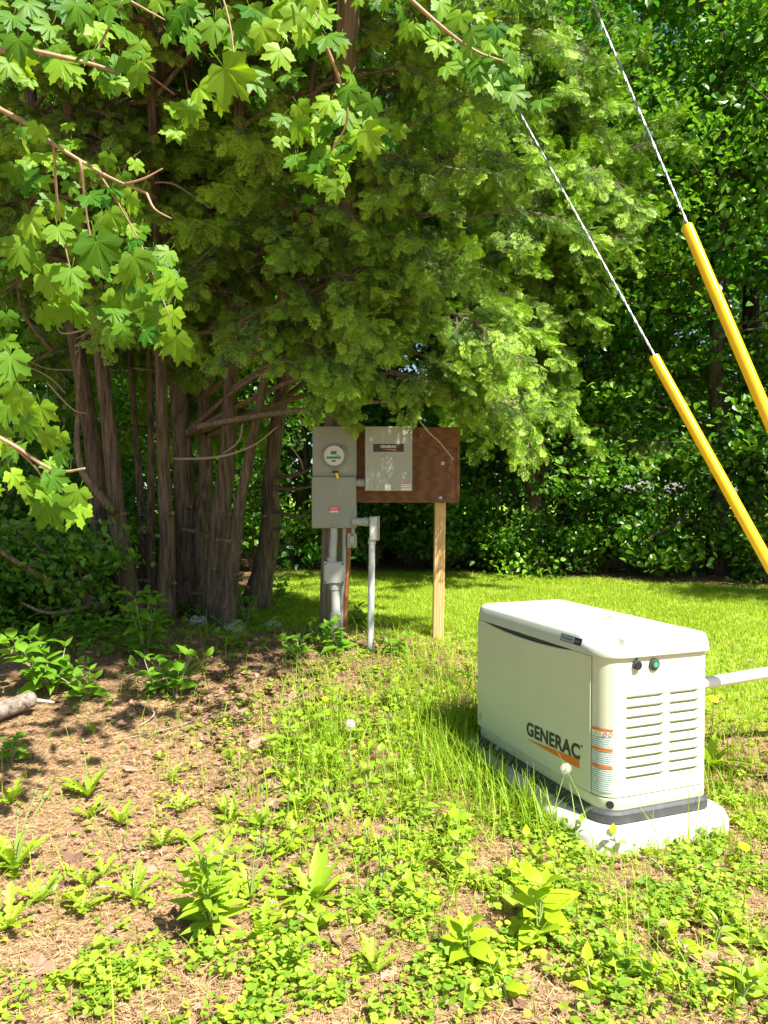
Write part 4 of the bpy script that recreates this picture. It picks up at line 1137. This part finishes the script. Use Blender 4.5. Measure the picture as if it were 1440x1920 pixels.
FT_LIST = [(0, 3.0, 12.2, 1.0, .3, 'beyond the guy wires'), (2, 4.9, 11.0, 1.0, 1.2, 'beyond the guy wires'), (3, 6.3, 10.4, 1.1, 2.0, 'beyond the guy wires'), (1, 4.2, 14.0, 1.0, .8, 'beyond the guy wires'),
           (2, 1.6, 13.2, 1.0, 2.8, 'behind the cedar boughs'), (3, 2.4, 11.6, .9, 4.0, 'behind the cedar boughs'), (0, 0.1, 13.6, 1.0, 5.0, 'behind the cedar boughs'), (1, 6.6, 13.5, 1.0, 3.3, 'beyond the guy wires'),
           (3, -1.4, 13.0, 1.0, .2, 'behind the cedar clump'), (2, -3.2, 13.2, 1.0, 1.9, 'behind the cedar clump'), (0, -5.2, 12.6, 1.0, 3.0, 'behind the cedar clump'), (3, -4.6, 10.6, .8, 3.9, 'behind the cedar clump'),
           (1, -7.2, 12.0, 1.0, 4.4, 'behind the cedar clump'), (2, -6.4, 9.2, .8, 5.4, 'behind the cedar clump'), (0, 1.2, 17.0, 1.2, .9, 'deep in the shaded woods'), (1, 4.6, 18.0, 1.2, 1.7, 'deep in the shaded woods'),
           (0, 8.2, 17.0, 1.2, 2.5, 'deep in the shaded woods'), (1, -2.6, 18.0, 1.2, 3.4, 'deep in the shaded woods'), (0, -6.4, 18.0, 1.2, 4.1, 'deep in the shaded woods'), (1, -10.5, 17.0, 1.2, 5.0, 'deep in the shaded woods'),
           (2, 8.4, 11.0, 1.1, 5.8, 'by the open lawn'), (0, 8.9, 7.6, .9, .5, 'by the open lawn'), (1, 10.8, 14.0, 1.1, .1, 'by the open lawn'), (0, 7.3, 5.6, .62, 2.2, 'off beside the lawn')]
for k in range(13): FT_LIST.append((3 if k % 2 else 2, -13 + k * 2.5 + R.uniform(-.6, .6), 22 + R.uniform(0, 5), 1.5, k * 1.1, 'far beyond the woods'))
for a_ in FT_LIST: forest_tree(*a_)

# understorey shrubs along the lawn edge
def shrub_parts(seed, H, W_, n, leaf):
    r_ = np.random.default_rng(seed); a = Acc(); cs = []
    for k in range(11):
        an = r_.uniform(0, 6.28); e = np.array([math.cos(an) * W_ * r_.uniform(.2, 1), math.sin(an) * W_ * r_.uniform(.2, 1), H * r_.uniform(.5, 1)])
        tube(a, curve_pts([(0.05 * math.cos(an), .05 * math.sin(an), -.05), e * .5 + np.array([0, 0, .15]), e], 6), [.014 * (1 - .8 * i / 6) + .002 for i in range(7)], 5)
        for q in range(n): cs.append(e * r_.uniform(.25, 1.05) + r_.normal(0, .12, 3))
    return a.mesh('shrub_stems', [M['limb_bark']], True), crown_mesh('shrub_leaves', np.array(cs), 22, .13, leaf, [M['forest_leaf']], seed + 9, LOB, LOBF, .5)
SH = [shrub_parts(21, 1.5, .9, 7, .085), shrub_parts(22, 1.0, .8, 7, .07), shrub_parts(23, 2.3, .9, 8, .09)]
SLAB = ['waist high leafy shrub in the shade', 'low spreading leafy shrub in the shade', 'tall leafy understorey shrub']
for k, (x, y, kd) in enumerate([(0.9, 11.5, 0), (1.9, 11.3, 1), (2.9, 11.2, 1), (3.9, 10.7, 0), (5.2, 10.1, 1), (6.2, 9.6, 0), (-.2, 12, 2), (.4, 12.4, 0), (1.4, 12.3, 1), (2.3, 13, 1), (3.3, 12.8, 1),
                                (4.5, 12.4, 1), (5.6, 11.8, 1), (-1.0, 11.9, 1), (-2.0, 11.6, 2), (-3.4, 9.4, 0), (-4.2, 8.6, 1), (-4.4, 7.6, 0), (-3.7, 7.9, 2), (-5.2, 9.4, 2), (-3.2, 10.9, 0), (-3.5, 6.5, 1),
                                (-2.7, 9.6, 1), (-4.0, 6.8, 1), (-3.1, 7.1, 1), (-2.6, 6.6, 1)]):
    where = 'under the trees behind the cedar trunks' if x < -1.5 else ('at the lawn edge behind the brown board' if x < 1 else 'at the lawn edge beyond the generator')
    t = thing('woodland_shrub', SLAB[kd] + ' ' + where, 'shrub', (x, y, gzf(x, y)), k * 1.3, 'shrubs under the trees: ' + SLAB[kd] + ' ' + where)
    link('stems', SH[kd][0], t); link('leaves', SH[kd][1], t)

# ------------------------------------------------------------------ individual plants in front
def blob(px, py, cx, cy, rx, ry): return np.exp(-((px - cx) / rx) ** 2 - ((py - cy) / ry) ** 2)
def leafy(t, spec):
    for kind, loc, d, n, s_ in spec: link('leaf', LEAF[kind][R.randrange(4)], t, loc, orient(d, n), s_)

def rosette(px, py, size, label, stalks=(), nl=12, group=None, kind='tooth'):
    g = gp(px, py); t = thing('dandelion_plant', label, 'weed', g, R.uniform(0, 6), group); sp = []
    for k in range(nl):
        an = k * 2.4 + R.uniform(-.3, .3); el = R.uniform(.35, 2.6); d = (math.cos(an), math.sin(an), el)
        sp.append((kind, (0, 0, .004), d, (-math.cos(an) * el, -math.sin(an) * el, 1), size * R.uniform(.65, 1.15)))
    leafy(t, sp); c_, s2 = math.cos(-t.rotation_euler.z), math.sin(-t.rotation_euler.z)
    for sx, sy, h in stalks:
        lx, ly = sx * c_ - sy * s2, sx * s2 + sy * c_
        a = Acc(); cp = curve_pts([(0, 0, 0), (lx * .4, ly * .4, h * .6), (lx, ly, h)], 8); tube(a, cp, .0028, 6); link('stalk', a.mesh('stalk', [M['stalk']]), t)
        a = Acc(); tube(a, [cp[-1], cp[-1] + Vector((0, 0, .006)), cp[-1] + Vector((0, 0, .018)), cp[-1] + Vector((0, 0, .026))], [.004, .0075, .006, .002], 8); link('bud', a.mesh('bud', [M['bud']], True), t)
    return t

DG = 'dandelion rosettes on the bare soil'
def spot(px, py):
    """what a small plant grows next to, for its label"""
    if px > 960: return 'in the clover before the generator pad'
    if px > 780: return 'along the tall grass by the generator'
    if py < 1440: return 'around the dandelion clock in grass' if px > 500 else 'on the litter below the saplings'
    if px < 220: return 'beside the big dandelion with tall stalks'
    if py < 1600: return 'in leaf litter between clock and herb' if px > 460 else 'on bare soil behind the bushy herb'
    return 'near the long leaved plant' if px > 460 else 'close to the bushy upright herb'
rosette(165, 1497, .15, 'dandelion rosette alone on tan litter with two long leaning bud stalks', [(-.03, .02, .26), (.17, .05, .22)], 14)
rosette(28, 1635, .17, 'big dandelion rosette with three tall bud stalks beside the bare bank', [(.06, .05, .28), (.09, .06, .26), (-.01, .05, .2)], 16)
rosette(490, 1555, .12, 'ragged dandelion rosette with one upright bud stalk by brown leaf litter', [(0, .02, .16)], 11)
rosette(250, 1690, .13, 'dandelion rosette with a single closed bud near curled brown leaf', [(.02, .02, .17)], 12)
rosette(470, 1690, .13, 'dandelion rosette with two orange tipped bud stalks below bushy herb', [(.02, .02, .2), (.05, .02, .19)], 10)
for px, py, s_ in ((75, 1695, .12), (225, 1548, .11), (335, 1520, .10), (305, 1590, .12), (420, 1530, .10), (560, 1520, .11), (590, 1445, .13), (645, 1475, .12), (705, 1535, .11),
                   (15, 1745, .15), (775, 1480, .12), (155, 1712, .10), (545, 1470, .10), (620, 1400, .11), (20, 1510, .12), (430, 1425, .08), (690, 1420, .11), (810, 1440, .12), (300, 1425, .06)):
    rosette(px, py, s_, 'small flowerless dandelion rosette ' + spot(px, py), (), R.choice([8, 10, 12]), DG + ' ' + spot(px, py))

for k in range(46):
    px, py = R.uniform(60, 900), R.uniform(1370, 1860)
    if R.random() > .25 + blob(px, py, 640, 1440, 170, 110) + .6 * blob(px, py, 330, 1620, 220, 120): continue
    rosette(px, py, R.uniform(.07, .14), 'small flowerless dandelion rosette ' + spot(px, py), (), R.choice([6, 8, 9]), DG + ' ' + spot(px, py))
def herb(px, py, h, label, kind='lance', size=.11, stems=4, spread=.06, step=.045, cat='weed', name='leafy_herb', group=None, stemmat='stalk'):
    g = gp(px, py); t = thing(name, label, cat, g, 0, group); sp = []
    for s_ in range(stems):
        an = R.uniform(0, 6.28); lean = spread * R.uniform(.2, 1); hh = h * R.uniform(.65, 1); e = Vector((math.cos(an) * lean, math.sin(an) * lean, hh))
        a = Acc(); cp = curve_pts([(0, 0, -.01), e * .5 + Vector((0, 0, .01)), e], 8); tube(a, cp, [.0035 * (1 - .6 * i / 8) + .0008 for i in range(9)], 5); link('stem', a.mesh('stem', [M[stemmat]]), t)
        n = max(3, int(hh / step))
        for k in range(n):
            u = .2 + .8 * k / (n - 1); p = e * u; a0 = k * 2.2 + s_
            for q in (0, math.pi):
                el = R.uniform(.1, .85) + (.6 if k == n - 1 else 0); d = (math.cos(a0 + q), math.sin(a0 + q), el)
                sp.append((kind, tuple(p), d, (-math.cos(a0 + q) * el + R.uniform(-.3, .3), -math.sin(a0 + q) * el - .45, 1), size * R.uniform(.6, 1.1) * (1.1 - .35 * u)))
    leafy(t, sp); return t

herb(400, 1750, .32, 'bushy upright herb with many pointed leaves on the tan soil', size=.125, stems=8, spread=.12)
rosette(590, 1692, .19, 'plant with long smooth pointed leaves rising from one crown', (), 14, kind='lance')
rosette(1330, 1440, .22, 'broad rosette of smooth leaves growing against the generator pad', (), 13, kind='lance')
herb(1340, 1775, .10, 'small two stemmed weed with narrow leaves on dry soil by the turf edge', size=.10, stems=2)
herb(1385, 1880, .10, 'narrow leaved weed leaning over bare soil beyond the clover patch', size=.11, stems=2)
herb(495, 1605, .12, 'short herb with paired leaves between the two big weeds', size=.08, stems=2)
herb(880, 1800, .15, 'yellow green nettle like weed with drooping heart leaves', 'lime', .115, 2)
herb(1010, 1760, .18, 'tallest yellow green weed with wide layered leaves in clover', 'lime', .15, 3)
LG = 'yellow green seedlings in the clover'
for px, py in ((795, 1700), (860, 1570), (940, 1660), (1110, 1870), (1235, 1850), (1180, 1830), (770, 1640), (1060, 1640), (560, 1570), (690, 1590), (1160, 1600), (1000, 1610), (1290, 1790), (950, 1880), (1080, 1580)):
    herb(px, py, .09, 'little yellow green ovate leaved seedling ' + spot(px, py), 'lime', .075, 1, step=.035, name='seedling', group=LG + ' ' + spot(px, py))
HG = 'leafy weeds among the tall grass'
for k in range(40):
    px, py = R.uniform(380, 1000), R.uniform(1320, 1840)
    if R.random() > .1 + blob(px, py, 640, 1420, 150, 110) + .7 * blob(px, py, 900, 1640, 140, 110) + .4 * blob(px, py, 420, 1690, 150, 90): continue
    herb(px, py, R.uniform(.09, .2), 'thin stemmed pale leaved weed ' + spot(px, py), 'pale', R.uniform(.05, .085), R.choice([1, 2, 3]), name='grassy_weed', group=HG + ' ' + spot(px, py))
for px, py in ((535, 1400), (620, 1440), (575, 1345), (640, 1350), (510, 1420), (690, 1500), (620, 1540), (540, 1540), (730, 1390), (800, 1340), (790, 1540), (560, 1410), (600, 1380), (520, 1460), (650, 1400), (720, 1470), (580, 1500), (760, 1420), (820, 1390), (700, 1360), (860, 1650), (740, 1600)):
    herb(px, py, .17, 'thin stemmed pale leaved weed ' + spot(px, py), 'pale', .075, 2, name='grassy_weed', group=HG + ' ' + spot(px, py))
SG = 'saplings in the shade of the cedars'
def sapling(px, py, h, label, size=.13, stems=3, spread=.25): herb(px, py, h, label, 'ovate', size * 1.05, stems + 2, spread, .06, 'sapling', 'broadleaf_sapling', SG, 'dry_twig')
sapling(275, 1235, .50, 'tall leafy sapling with big ovate leaves in front of the cedar trunks', .16, 4, .2)
sapling(105, 1300, .36, 'wide shaded sapling with hanging ovate leaves near the cut log', .17, 5, .32)
sapling(165, 1310, .20, 'sapling with bright sunlit leaves next to the cut log', .13, 3, .2)
sapling(330, 1300, .24, 'low sunlit sapling spreading over brown leaf litter', .14, 7, .34)
sapling(290, 1300, .20, 'small round leaved sapling at the edge of the leaf litter', .10, 4, .2)
sapling(462, 1175, .34, 'young sapling growing at the foot of the leaning cedar', .10, 4, .12)
sapling(440, 1215, .18, 'low leafy sapling among grey stones below the cedars', .09, 5, .2)
sapling(560, 1235, .17, 'dark little sapling in dappled litter before the pole', .10, 4, .18)
sapling(638, 1222, .22, 'broad leaved sapling hiding the foot of the thick grey pipe', .13, 4, .14)
sapling(598, 1208, .14, 'small sapling with bright leaves at the wooden pole foot', .12, 2, .12)
sapling(668, 1170, .14, 'two leafed sapling behind the elbow conduit', .10, 2, .1)
sapling(735, 1225, .14, 'bright leafy sapling between the elbow conduit and the post', .09, 3, .14)
sapling(20, 1430, .16, 'sapling with rounded leaves sprouting from the bare bank', .10, 2, .1)
sapling(525, 1120, .40, 'thin spreading sapling in sun between cedar and pole', .08, 4, .25)

# dandelion clocks and flowers
def clock(px, py, bx, by, d, r, label):
    p = P(px, py, d); g = gp(bx, by); t = thing('dandelion_clock', label, 'dandelion', g)
    a = Acc(); tube(a, curve_pts([(0, 0, -.01), (p - g) * .5 + Vector((.004, 0, .01)), p - g], 8), .0022, 6); link('stalk', a.mesh('stalk', [M['stalk']]), t)
    a = Acc(); r_ = random.Random(px)
    for k in range(120):
        z = 1 - 2 * (k + .5) / 120; th = k * 2.39996; q = Vector((math.sqrt(1 - z * z) * math.cos(th), math.sqrt(1 - z * z) * math.sin(th), z)); s1 = q.orthogonal().normalized(); s2 = q.cross(s1)
        c = p - g; e = c + q * r * r_.uniform(.85, 1)
        a.add([c + q * r * .1 - s1 * .0002, c + q * r * .1 + s1 * .0002, e + s1 * .0002, e - s1 * .0002], [(0, 1, 2, 3)], 0, .5)
        for j in range(4):
            an = j * .785 + r_.random(); dd = (s1 * math.cos(an) + s2 * math.sin(an)); m_ = dd * r * .22; w_ = dd.cross(q) * .00022
            a.add([e - m_ - w_ + q * r * .05, e - m_ + w_ + q * r * .05, e + m_ + w_ + q * r * .05, e + m_ - w_ + q * r * .05], [(0, 1, 2, 3)], 0, .6)
    link('seed_head', a.mesh('seed_head', [M['pappus']]), t)
    a = Acc(); tube(a, [p - g + Vector((0, 0, -.004)), p - g + Vector((0, 0, .003))], [.003, .004], 8); link('core', a.mesh('core', [M['straw']]), t)
clock(657, 1358, 653, 1495, gp(653, 1495).y + .03, .026, 'white dandelion clock on a tall stalk amid grass and leaf litter')
clock(1061, 1441, 1022, 1572, gp(1022, 1572).y + .02, .023, 'white dandelion clock standing in front of the generator lettering')
clock(935, 1403, 925, 1450, gp(925, 1450).y + .02, .016, 'small dandelion clock half hidden in grass by the pad')
def flower(px, py, bx, by, d, r, label):
    p = P(px, py, d); g = gp(bx, by); t = thing('dandelion_flower', label, 'dandelion', g)
    a = Acc(); tube(a, curve_pts([(0, 0, -.01), (p - g) * .5 + Vector((.01, 0, .01)), p - g], 8), .0025, 6); link('stalk', a.mesh('stalk', [M['stalk']]), t)
    a = Acc(); c = p - g; up = Vector((.15, -.45, 1)).normalized(); s1 = up.orthogonal().normalized(); s2 = up.cross(s1)
    for k in range(90):
        an = k * 2.4; q = math.sqrt((k + 1) / 90); rad = r * (.35 + .65 * q); dd = s1 * math.cos(an) + s2 * math.sin(an); w_ = dd.cross(up) * .0022
        b0 = c + up * .004; tip = c + dd * rad + up * (.012 * (1 - q * .8)); a.add([b0 - w_ * .5, b0 + w_ * .5, tip + w_, tip - w_], [(0, 1, 2, 3)], 0, .5)
    link('petals', a.mesh('petals', [M['petal']]), t)
    a = Acc(); tube(a, [c - up * .008, c + up * .003], [.004, .009], 8); link('sepals', a.mesh('sepals', [M['bud']], True), t)
flower(1337, 1311, 1328, 1400, 3.62, .027, 'yellow dandelion flower peeking out beside the louvered end')
flower(1395, 1588, 1385, 1625, gp(1385, 1625).y + .02, .022, 'yellow dandelion flower low in grass in front of the pad')
flower(610, 1311, 612, 1345, gp(612, 1345).y, .020, 'tiny yellow dandelion flower beyond the white dandelion clock')

# log, stones, sticks
l0, l1 = gp(-70, 1385) + Vector((0, 0, .06)), gp(62, 1335) + Vector((0, .0, .085))
lg = thing('cut_log', 'short grey cut log with a side knot lying on needle litter', 'log', l0)
a = Acc(); cp = curve_pts([l0 - l0, (l1 - l0) * .5 + Vector((0, 0, .01)), l1 - l0], 10); tube(a, cp, [.058, .057, .055, .054, .054, .052, .052, .051, .051, .052, .046], 16, wob=.1); link('trunk_section', a.mesh('log', [M['log_bark']], True), lg)
dl = (l1 - l0).normalized(); a = Acc(); disc(a, l1 - l0 + dl * .001, dl, .042, .003, 16); link('sawn_end', a.mesh('sawn_end', [M['log_end']]), lg)
a = Acc(); tube(a, [l1 - l0 - dl * .05, l1 - l0 - dl * .03 + Vector((.05, -.06, .0))], [.035, .030], 10, wob=.08); link('side_knot', a.mesh('side_knot', [M['log_bark']], True), lg)
a = Acc(); tube(a, [l1 - l0 - dl * .02, l1 - l0 + Vector((.14, -.02, -.02))], [.013, .008], 7); link('twig_stub', a.mesh('twig_stub', [M['log_end']]), lg)

def stone(px, py, s_, label):
    g = gp(px, py); r_ = np.random.default_rng(px); v, f = [], []; ns, nr = 12, 8
    for i in range(nr):
        th = math.pi * (i + .5) / nr
        for k in range(ns):
            ph = 2 * math.pi * k / ns; q = 1 + .18 * math.sin(2 * ph + px) + .12 * math.sin(3 * th + ph * 2) + r_.uniform(-.1, .1)
            v.append((s_ * q * math.sin(th) * math.cos(ph), s_ * .8 * q * math.sin(th) * math.sin(ph), s_ * .6 * q * math.cos(th)))
    f = [(i * ns + k, (i + 1) * ns + k, (i + 1) * ns + (k + 1) % ns, i * ns + (k + 1) % ns) for i in range(nr - 1) for k in range(ns)] + [tuple(range(ns)), tuple((nr - 1) * ns + k for k in range(ns - 1, -1, -1))]
    a = Acc(); a.add(v, f); o = link('field_stone', a.mesh('field_stone', [M['stone']]), None, g + Vector((0, 0, s_ * .3)), (0, 0, px * .7)); tag(o, label, 'stone')
stone(372, 1172, .085, 'grey field stone at the foot of the dark cedar trunks')
stone(442, 1185, .10, 'pale field stone beside the sapling below the leaning cedar')
stone(512, 1178, .07, 'small pale stone between the cedars and the pole')
stone(508, 1702, .025, 'little blue grey stone beneath the long leaved plant')
stone(92, 1670, .028, 'little grey stone lying among dandelion leaves')
def stick(pts, r, label):
    p0 = gp(*pts[0]); a = Acc(); cp = curve_pts([gp(*q) - p0 + Vector((0, 0, r + h)) for q, h in zip(pts, (0, .02, .005))], 8); tube(a, cp, [r * (1 - .5 * i / 8) for i in range(9)], 6, wob=.2)
    o = link('fallen_stick', a.mesh('fallen_stick', [M['dry_twig']], True), None, p0); tag(o, label, 'stick')
stick([(115, 1195), (150, 1200), (175, 1215)], .009, 'pale bent stick in the shade left of the saplings'.replace('left of', 'before'))
stick([(255, 1320), (290, 1345), (262, 1365)], .007, 'dark forked stick across the tan needle litter')
stick([(1190, 1610), (1225, 1625), (1250, 1650)], .006, 'thin dry stick poking out before the concrete pad')
stick([(215, 1390), (330, 1370), (420, 1330)], .004, 'long thin straw coloured stick on the open litter')
stick([(1280, 1640), (1320, 1635), (1350, 1628)], .006, 'short dry stick lying in turf in front of the pad')

# ------------------------------------------------------------------ stuff: litter, ground cover, grass
def sample_ground(n, x0, x1, y0, y1, dens):
    """random ground points kept with probability dens(px, py, x, y)"""
    x = rng.uniform(x0, x1, n); y = y0 + (y1 - y0) * rng.random(n); z = gz(x, y); px, py = project(x, y, z)
    inpad = pad_mask(x, y)
    keep = (px > -160) & (px < 1600) & (py < 2050) & ~inpad & (rng.random(n) < dens(px, py, x, y))
    return np.stack([x, y, z], -1)[keep]
def pad_mask(x, y):
    dx, dy = x - GEN.x, y - GEN.y; lx = dx * math.cos(YAW) + dy * math.sin(YAW); ly = -dx * math.sin(YAW) + dy * math.cos(YAW)
    return (lx > -.095) & (lx < GW + .095) & (ly > -.095) & (ly < GL + .095)
def patch(x, y, s): return .5 + .25 * (np.sin(x * s * 1.7 + 1.3 * np.sin(y * s * 1.1)) + np.sin(y * s * 2.1 + 1.7 * np.sin(x * s * .9 + 2)))
def cover_d(px, py, x, y):
    d = .95 * blob(px, py, 1050, 1750, 420, 190) + .75 * blob(px, py, 480, 1880, 260, 90) + .5 * blob(px, py, 240, 1850, 170, 70) + .5 * blob(px, py, 1000, 1560, 200, 90) + .5 * blob(px, py, 1380, 1620, 130, 160) + .35 * blob(px, py, 640, 1420, 190, 120) + .35 * blob(px, py, 800, 1290, 160, 90)
    d = d * np.clip(2.6 * patch(x, y, 7) * patch(x + 3, y + 1, 17) ** .5 - .35, 0, 1.2)
    return np.clip(d + .012, 0, 1)
CLT = np.array([(0, 0, 0), (.35, .5, .05), (.85, .42, .03), (1, 0, -.03), (.85, -.42, .03), (.35, -.5, .05)]); CLF = np.array([(0, 3, 2, 1), (0, 5, 4, 3)])
pts = sample_ground(46000, -1.9, 2.6, 1.9, 6.2, cover_d); n0 = len(pts)
pos = np.repeat(pts, 5, 0); n = len(pos); an = rng.uniform(0, 6.28, n)
pos = pos + np.stack([rng.normal(0, .018, n), rng.normal(0, .018, n), np.abs(rng.normal(.022, .016, n)) + .004], -1)
v, f, t = scatter(CLT, CLF, pos, frames(np.stack([np.cos(an), np.sin(an), rng.normal(0, .3, n)], -1), rng.normal(0, .32, (n, 3)) + np.array([0, 0, 1])), np.repeat(rng.gamma(6, .0025, n0) + .004, 5) * rng.uniform(.7, 1.2, n), np.clip(np.repeat(rng.normal(.5, .3, n0), 5) + rng.normal(0, .12, n), 0, 1))
o = link('ground_cover', raw_mesh('ground_cover', v, f, [M['cover_leaf']], t)); o['kind'] = 'stuff'; tag(o, 'low carpet of small rounded clover like leaves on the soil', 'ground cover')

def blades(n, height, width, pos, mat, name, lean=.35, seg=3, tint=(.5, .22)):
    """ribbon blades bending over under their own weight"""
    n = len(pos); an = rng.uniform(0, 6.28, n); h = height if not np.isscalar(height) else np.full(n, height); h = h * rng.uniform(.55, 1.25, n)
    ln = np.abs(rng.normal(lean, lean * .6, n)); d = np.stack([np.cos(an), np.sin(an), np.zeros(n)], -1); s_ = np.stack([-np.sin(an), np.cos(an), np.zeros(n)], -1)
    rows = []
    for i in range(seg + 1):
        u = i / seg; c = pos + d * (ln * h * u * u)[:, None] + np.array([0, 0, 1.0]) * (h * (u - .25 * ln * u * u))[:, None]; wd = width * (1 - u) ** .7 + .0003
        rows += [c - s_ * wd, c + s_ * wd]
    v = np.stack(rows, 1); k = (seg + 1) * 2
    f = np.array([(2 * i, 2 * i + 1, 2 * i + 3, 2 * i + 2) for i in range(seg)])[None] + (np.arange(n) * k)[:, None, None]
    ti = np.repeat(np.clip(rng.normal(tint[0], tint[1], n), 0, 1), k)
    return raw_mesh(name, v.reshape(-1, 3), f.reshape(-1, 4), [mat], ti)

# mown lawn
lp = sample_ground(420000, -3.0, 6.2, 4.2, 11.8, lambda px, py, x, y: lawn_mask(x, y) * (py > 1030) * np.clip(.25 + .9 * patch(x, y, 3.0), 0, 1))
o = link('lawn_grass', blades(0, .038, .0036, lp, M['lawn'], 'lawn_grass', .5, 1)); o['kind'] = 'stuff'; tag(o, 'sunlit mown lawn grass between the pole and the woods', 'grass')
# taller unmown grass along the shady side of the pad and through the weeds
def tall_d(px, py, x, y): return np.clip(1.0 * blob(px, py, 855, 1400, 80, 75) + 1.0 * blob(px, py, 930, 1465, 60, 50) + .8 * blob(px, py, 1000, 1525, 50, 35) + .4 * blob(px, py, 610, 1420, 70, 90) + .4 * blob(px, py, 1070, 1545, 70, 30), 0, 1)
tp_ = sample_ground(31000, -1.2, 1.5, 2.2, 5.4, tall_d)
o = link('tall_grass', blades(0, .21, .0030, tp_, M['grass'], 'tall_grass', .5, 5, (.35, .2))); o['kind'] = 'stuff'; tag(o, 'tall unmown grass blades along the shaded side of the generator pad', 'grass')
def rough_d(px, py, x, y): return np.clip(.5 * blob(px, py, 820, 1290, 170, 110) + .35 * blob(px, py, 700, 1500, 220, 140) + .30 * blob(px, py, 1150, 1650, 350, 170) + .5 * blob(px, py, 1400, 1500, 90, 150) + .25 * blob(px, py, 1420, 1380, 90, 60) + .04, 0, 1) * np.clip(patch(x, y, 5) * 1.6 - .1, 0, 1)
rp_ = sample_ground(80000, -1.9, 2.8, 1.9, 6.4, rough_d)
o = link('rough_grass', blades(0, rng.gamma(4, .028, len(rp_)), .0022, rp_, M['grass'], 'rough_grass', .6, 3)); o['kind'] = 'stuff'; tag(o, 'patchy rough grass sprouting through weeds and dry litter', 'grass')
# shaded woodland growth at the foot of the cedars
up_ = sample_ground(26000, -5.2, -.9, 5.4, 9.5, lambda px, py, x, y: np.clip(.55 * (1 - smooth(-2.4, -1.5, x)) + .12, 0, 1) * np.clip(1.5 * patch(x, y, 3), 0, 1))
n = len(up_); an = rng.uniform(0, 6.28, n); pos = up_ + np.stack([rng.normal(0, .02, n), rng.normal(0, .02, n), np.abs(rng.normal(.07, .06, n))], -1)
v, f, t = scatter(LOB, LOBF, pos, frames(np.stack([np.cos(an), np.sin(an), rng.normal(-.1, .35, n)], -1), rng.normal(0, .4, (n, 3)) + np.array([0, 0, 1])), rng.uniform(.03, .075, n), np.clip(rng.normal(.4, .25, n), 0, 1))
o = link('undergrowth', raw_mesh('undergrowth', v, f, [M['shrub_leaf']], t)); o['kind'] = 'stuff'; tag(o, 'dark leafy undergrowth covering the ground around the cedar trunks', 'undergrowth')

# dry straw and needles
def straw_d(px, py, x, y): return np.clip(.95 - .6 * cover_d(px, py, x, y) - .85 * lawn_mask(x, y), .05, 1)
sp_ = sample_ground(170000, -2.6, 2.8, 1.9, 6.4, straw_d); n = len(sp_); an = rng.uniform(0, 6.28, n)
QT = np.array([(-.5, -.5, 0), (.5, -.5, 0), (.5, .5, 0), (-.5, .5, 0)]); QF = np.array([(0, 1, 2, 3)])
v, f, t = scatter(QT, QF, sp_ + np.stack([np.zeros(n), np.zeros(n), rng.uniform(.003, .014, n)], -1), frames(np.stack([np.cos(an), np.sin(an), rng.normal(0, .18, n)], -1), rng.normal(0, .3, (n, 3)) + np.array([0, 0, 1])),
                  np.stack([rng.gamma(2.2, .016, n) + .012, rng.uniform(.0009, .0026, n), np.ones(n)], -1), np.clip(rng.normal(.55, .3, n), 0, 1))
o = link('straw_litter', raw_mesh('straw_litter', v, f, [M['straw']], t)); o['kind'] = 'stuff'; tag(o, 'dry straw and needle litter strewn over the bare soil', 'litter')

# fallen leaves: the larger ones singly, the crumbs as one mass
DT = np.array([(0, 0, .12), (.3, .34, .30), (.7, .25, .16), (1, 0, .30), (.7, -.28, .02), (.3, -.33, .22), (.5, 0, .0)])
DF = [(0, 6, 1), (1, 6, 2), (2, 6, 3), (3, 6, 4), (4, 6, 5), (5, 6, 0)]
def litter_d(px, py, x, y): return np.clip(.95 * blob(px, py, 520, 1330, 230, 75) + .8 * blob(px, py, 560, 1460, 230, 120) + .6 * blob(px, py, 620, 1250, 260, 60) + .5 * blob(px, py, 300, 1640, 260, 110) + .55 * blob(px, py, 1400, 1460, 80, 120) + .3 * blob(px, py, 1250, 1680, 200, 100) + .07, 0, 1)
dp_ = sample_ground(16000, -2.4, 2.8, 1.9, 6.6, litter_d); n = len(dp_); an = rng.uniform(0, 6.28, n)
v, f, t = scatter(DT, np.array(DF), dp_ + np.array([0, 0, .004]), frames(np.stack([np.cos(an), np.sin(an), rng.normal(0, .2, n)], -1), rng.normal(0, .45, (n, 3)) + np.array([0, 0, 1])), rng.uniform(.015, .06, n), np.clip(rng.normal(.5, .3, n), 0, 1))
o = link('leaf_litter', raw_mesh('leaf_litter', v, f, [M['dead_leaf']], t)); o['kind'] = 'stuff'; tag(o, 'crumbled brown leaf litter drifting over the soil', 'leaf litter')
DL = []
for k in range(4):
    r_ = random.Random(k); a = Acc(); n_ = 14; vv = [(0, 0, .0)]
    for i in range(n_):
        th = 2 * math.pi * i / n_; q = .5 * (1 + .22 * math.cos(3 * th + k) + r_.uniform(-.14, .14)); x, y = q * math.cos(th) * 1.2, q * math.sin(th) * .85; vv.append((x, y, .55 * y * y + .3 * abs(x * y) + r_.uniform(-.05, .08)))
    a.add(vv, [(0, 1 + i, 1 + (i + 1) % n_) for i in range(n_)], 0, r_.uniform(.2, .8)); DL.append(a.mesh('fallen_leaf', [M['dead_leaf']]))
dl_ = sample_ground(2600, -1.6, 2.0, 2.0, 5.2, litter_d)[:200]
for p in dl_:
    o = link('fallen_leaf', DL[R.randrange(4)], None, Vector(p) + Vector((0, 0, .008)), (R.uniform(-.4, .4), R.uniform(-.4, .4), R.uniform(0, 6.28)), R.uniform(.045, .10))
    tag(o, 'single curled brown fallen leaf lying on the litter', 'fallen leaf', 'fallen leaves on the soil')
